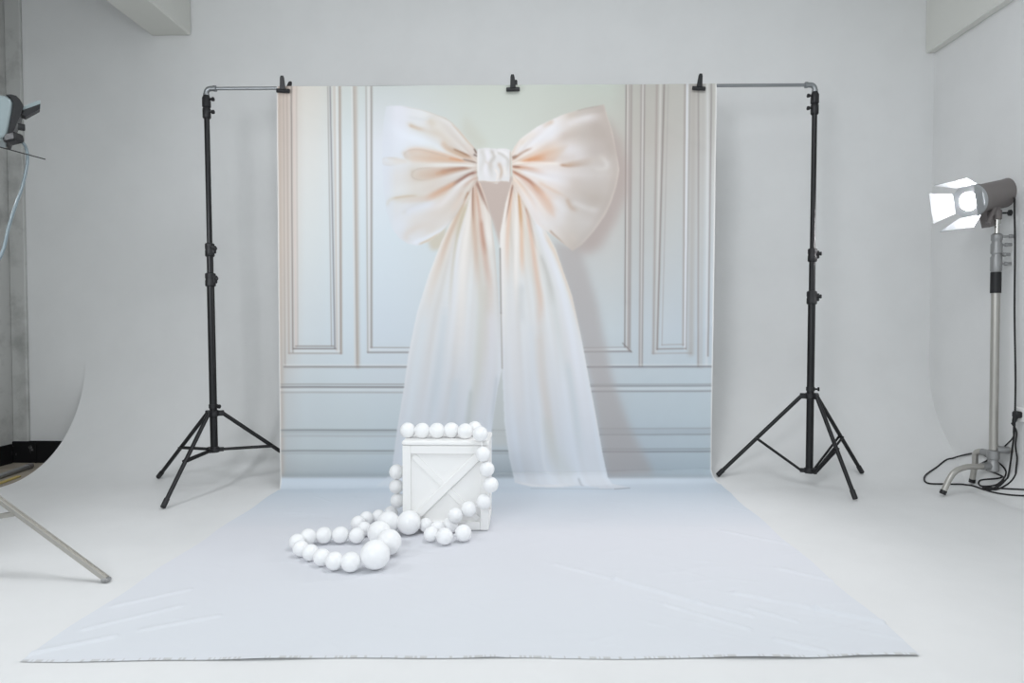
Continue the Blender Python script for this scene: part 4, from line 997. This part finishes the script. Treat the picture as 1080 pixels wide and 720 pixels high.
m_ = MB(); m_.lathe([(-.03, .022), (-.02, .03), (.02, .03), (.03, .022)], hub, (0, 0, 1)); build('upper_hub', m_, M_CAST, root, 40)
m_ = MB(); m_.lathe([(-.02, .02), (-.015, .028), (.015, .028), (.02, .02)], (hub.x, hub.y, .2), (0, 0, 1)); build('lower_hub', m_, M_CAST, root, 40)
m_ = MB(); m_.lathe([(-.03, .018), (-.025, .025), (.03, .025)], (hub.x, hub.y, 1.15), (0, 0, 1)); build('collar', m_, M_CAST, root, 40)
# head: only its back end is in frame
yh = dL
LN = ray(8, 130); LN = Vector((LN.x, LN.y, 0)).normalized(); LC = on_y(8, 130, yh)
def L(px, py, dy=0.0):
    d = ray(px, py); p = CO + d * ((LC - CO).dot(LN) / d.dot(LN)); return CO + (p - CO) * (1 + dy / 3.2)
hc2 = L(-45, 135); back = L(14, 131)
lampL = thing('lamp_head', 'silver studio lamp seen from behind at the left frame edge', 'lamp', (hub.x, hub.y, 1.62))
cs = L(0, 130)
EX, EZ = Vector((LN.y, -LN.x, 0)), Vector((0, 0, 1))
def PL(pts): return [((L(a, b) - cs).dot(EX), (L(a, b).z - cs.z)) for a, b in pts]
m_ = MB(); m_.prism(PL([(-110, 158), (-40, 158), (8.5, 150.5), (10.5, 140), (13.5, 124), (14.5, 115), (12, 110), (7, 107.3), (-4, 106), (-40, 102), (-110, 98)][::-1]), cs, EX, EZ, .19)
hs = build('housing', m_, M_SILV, lampL, 30)
md = hs.modifiers.new('bevel', 'BEVEL'); md.width = .012; md.segments = 3; md.limit_method = 'ANGLE'
m_ = MB(); m_.prism(PL([(7.5, 151.5), (10, 140), (13, 124), (14, 115), (11.5, 109.5), (6.5, 106.8), (12, 106.6), (17, 108), (21, 112), (24.5, 118), (22, 127), (17, 137), (13.5, 147), (11.5, 152.5)][::-1]), cs, EX, EZ, .197)
rpl = build('rear_plate', m_, M_BPLA, lampL, 30)
m_ = MB(); q = L(22.5, 134, -.11); m_.lathe([(-.012, .010), (-.01, .013), (.01, .013), (.012, .010)], q, EX); sub('knob', m_, M_BPLA, rpl, lampL, 30)
m_ = MB(); m_.box(L(14, 146, -.08), (.055, .05, .035), rot=Matrix.Rotation(math.radians(-12), 3, 'Y'), bev=.007); m_.tube([L(18, 146, -.08), L(22, 149, -.08)], .011); sub('cable_plug', m_, M_BPLA, rpl, lampL, 30)
m_ = MB(); m_.prism(PL([(23.5, 118.5), (38, 112.2), (41.5, 112), (42, 117), (40, 119.5), (25, 125.5)][::-1]), cs - LN * .06, EX, EZ, .05); hnd = build('handle_flap', m_, M_SILV, lampL)
m_ = MB(); m_.prism(PL([(22.5, 126.5), (25, 121.5), (41.8, 115.5), (41.5, 120.5), (27, 128.5)][::-1]), cs - LN * .062, EX, EZ, .054); sub('handle_grip', m_, M_BPLA, hnd, lampL)
m_ = MB(); m_.tube([L(-30, 147, -.1), L(48, 168, -.1)], .0022, 6); build('wire_rod', m_, M_BPLA, lampL)
m_ = MB(); m_.box((hub.x, hub.y, 1.66), (.05, .05, .1), bev=.008); m_.tube([(hub.x, hub.y - .11, 1.72), (hub.x, hub.y + .11, 1.72)], .012); build('yoke', m_, M_GREY, lampL, 30)
m_ = MB(); m_.tube(spline([L(19, 146.5, -.08), L(23, 149.5, -.075), L(27.5, 156, -.05), L(29, 170, -.05), L(24, 195, -.05), L(17, 215, -.05), L(9, 240, -.05), L(4, 262, -.05), L(-4, 278, -.05), L(-22, 300, -.04), L(-45, 340, -.03), L(-62, 420, -.03)], 8), .006, 10)
cb = build('power_cable', m_, M_CORDG, None, 60, origin=L(12, 147, -.03)); tag(cb, 'pale grey cable curving down from the silver lamp at left', 'cable')

# tube end lying beyond the sweep's left edge, with a yellowed strip
a_ = on_z(-30, 512, ZF + .02); b_ = on_z(31, 491.5, ZF + .02)
root = thing('metal_tube', 'grey metal tube lying on the bare floor beyond the white sweep', 'tube', (b_.x, b_.y, ZF))
m_ = MB(); m_.tube([a_, b_], .017, 14); build('tube', m_, M_CAST, root, 40)
m_ = MB(); m_.tube([b_ - (b_ - a_).normalized() * .02, b_ + (b_ - a_).normalized() * .02], .022, 14); build('end_cap', m_, M_GREY, root, 40)
a_ = on_z(-30, 520, ZF + .006); b_ = on_z(20, 502, ZF + .006)
v = (b_ - a_); m_ = MB(); m_.box((a_ + b_) / 2, (v.length, .03, .01), rot=Matrix.Rotation(math.atan2(v.y, v.x), 3, 'Z'), bev=.002)
o = build('wood_strip', m_, M_YEL, None, None, origin=b_); tag(o, 'yellowed thin strip on the bare floor beside the grey tube', 'strip')

# ------------------------------------------------------------------ light
POW = dict(world=.8, softbox_key=46, softbox_low=20.5, overhead_fill=35, lamp_beam=52)
w = bpy.data.worlds.new('world'); C.world = w; w.use_nodes = True
bg = w.node_tree.nodes['Background']; bg.inputs[0].default_value = (0.85, 0.95, 1.0, 1); bg.inputs[1].default_value = POW['world']
def area(name, loc, target, size, col=(.97, 1, 1.045), sy=None):
    d = bpy.data.lights.new(name, 'AREA'); d.energy = POW[name]; d.color = col; d.size = size
    if sy: d.shape = 'RECTANGLE'; d.size_y = sy
    o = bpy.data.objects.new(name, d); COL.objects.link(o); o.location = loc
    o.rotation_euler = (Vector(target) - Vector(loc)).to_track_quat('-Z', 'Y').to_euler(); return o
area('softbox_key', (-1.5, -.9, 2.3), (0.8, 3.9, .9), 1.0)
area('softbox_low', (-2.45, 2.35, 1.95), (1.2, 3.6, .3), .4)
area('overhead_fill', (.5, 2.25, 3.5), (.5, 2.6, 0), 1.6)  # added fill without a fixture, brightens the middle of the floor
sp = bpy.data.lights.new('lamp_beam', 'SPOT'); sp.energy = POW['lamp_beam']; sp.spot_size = math.radians(110); sp.spot_blend = .8; sp.shadow_soft_size = .07; sp.color = (1, .98, 1)
so = bpy.data.objects.new('lamp_beam', sp); COL.objects.link(so); so.location = hc + AX * .16; so.rotation_euler = AX.to_track_quat('-Z', 'Y').to_euler()
C.view_settings.view_transform = 'Standard'; C.view_settings.look = 'None'; C.view_settings.gamma = 1; C.view_settings.exposure = 0.05
C.view_settings.use_curve_mapping = False
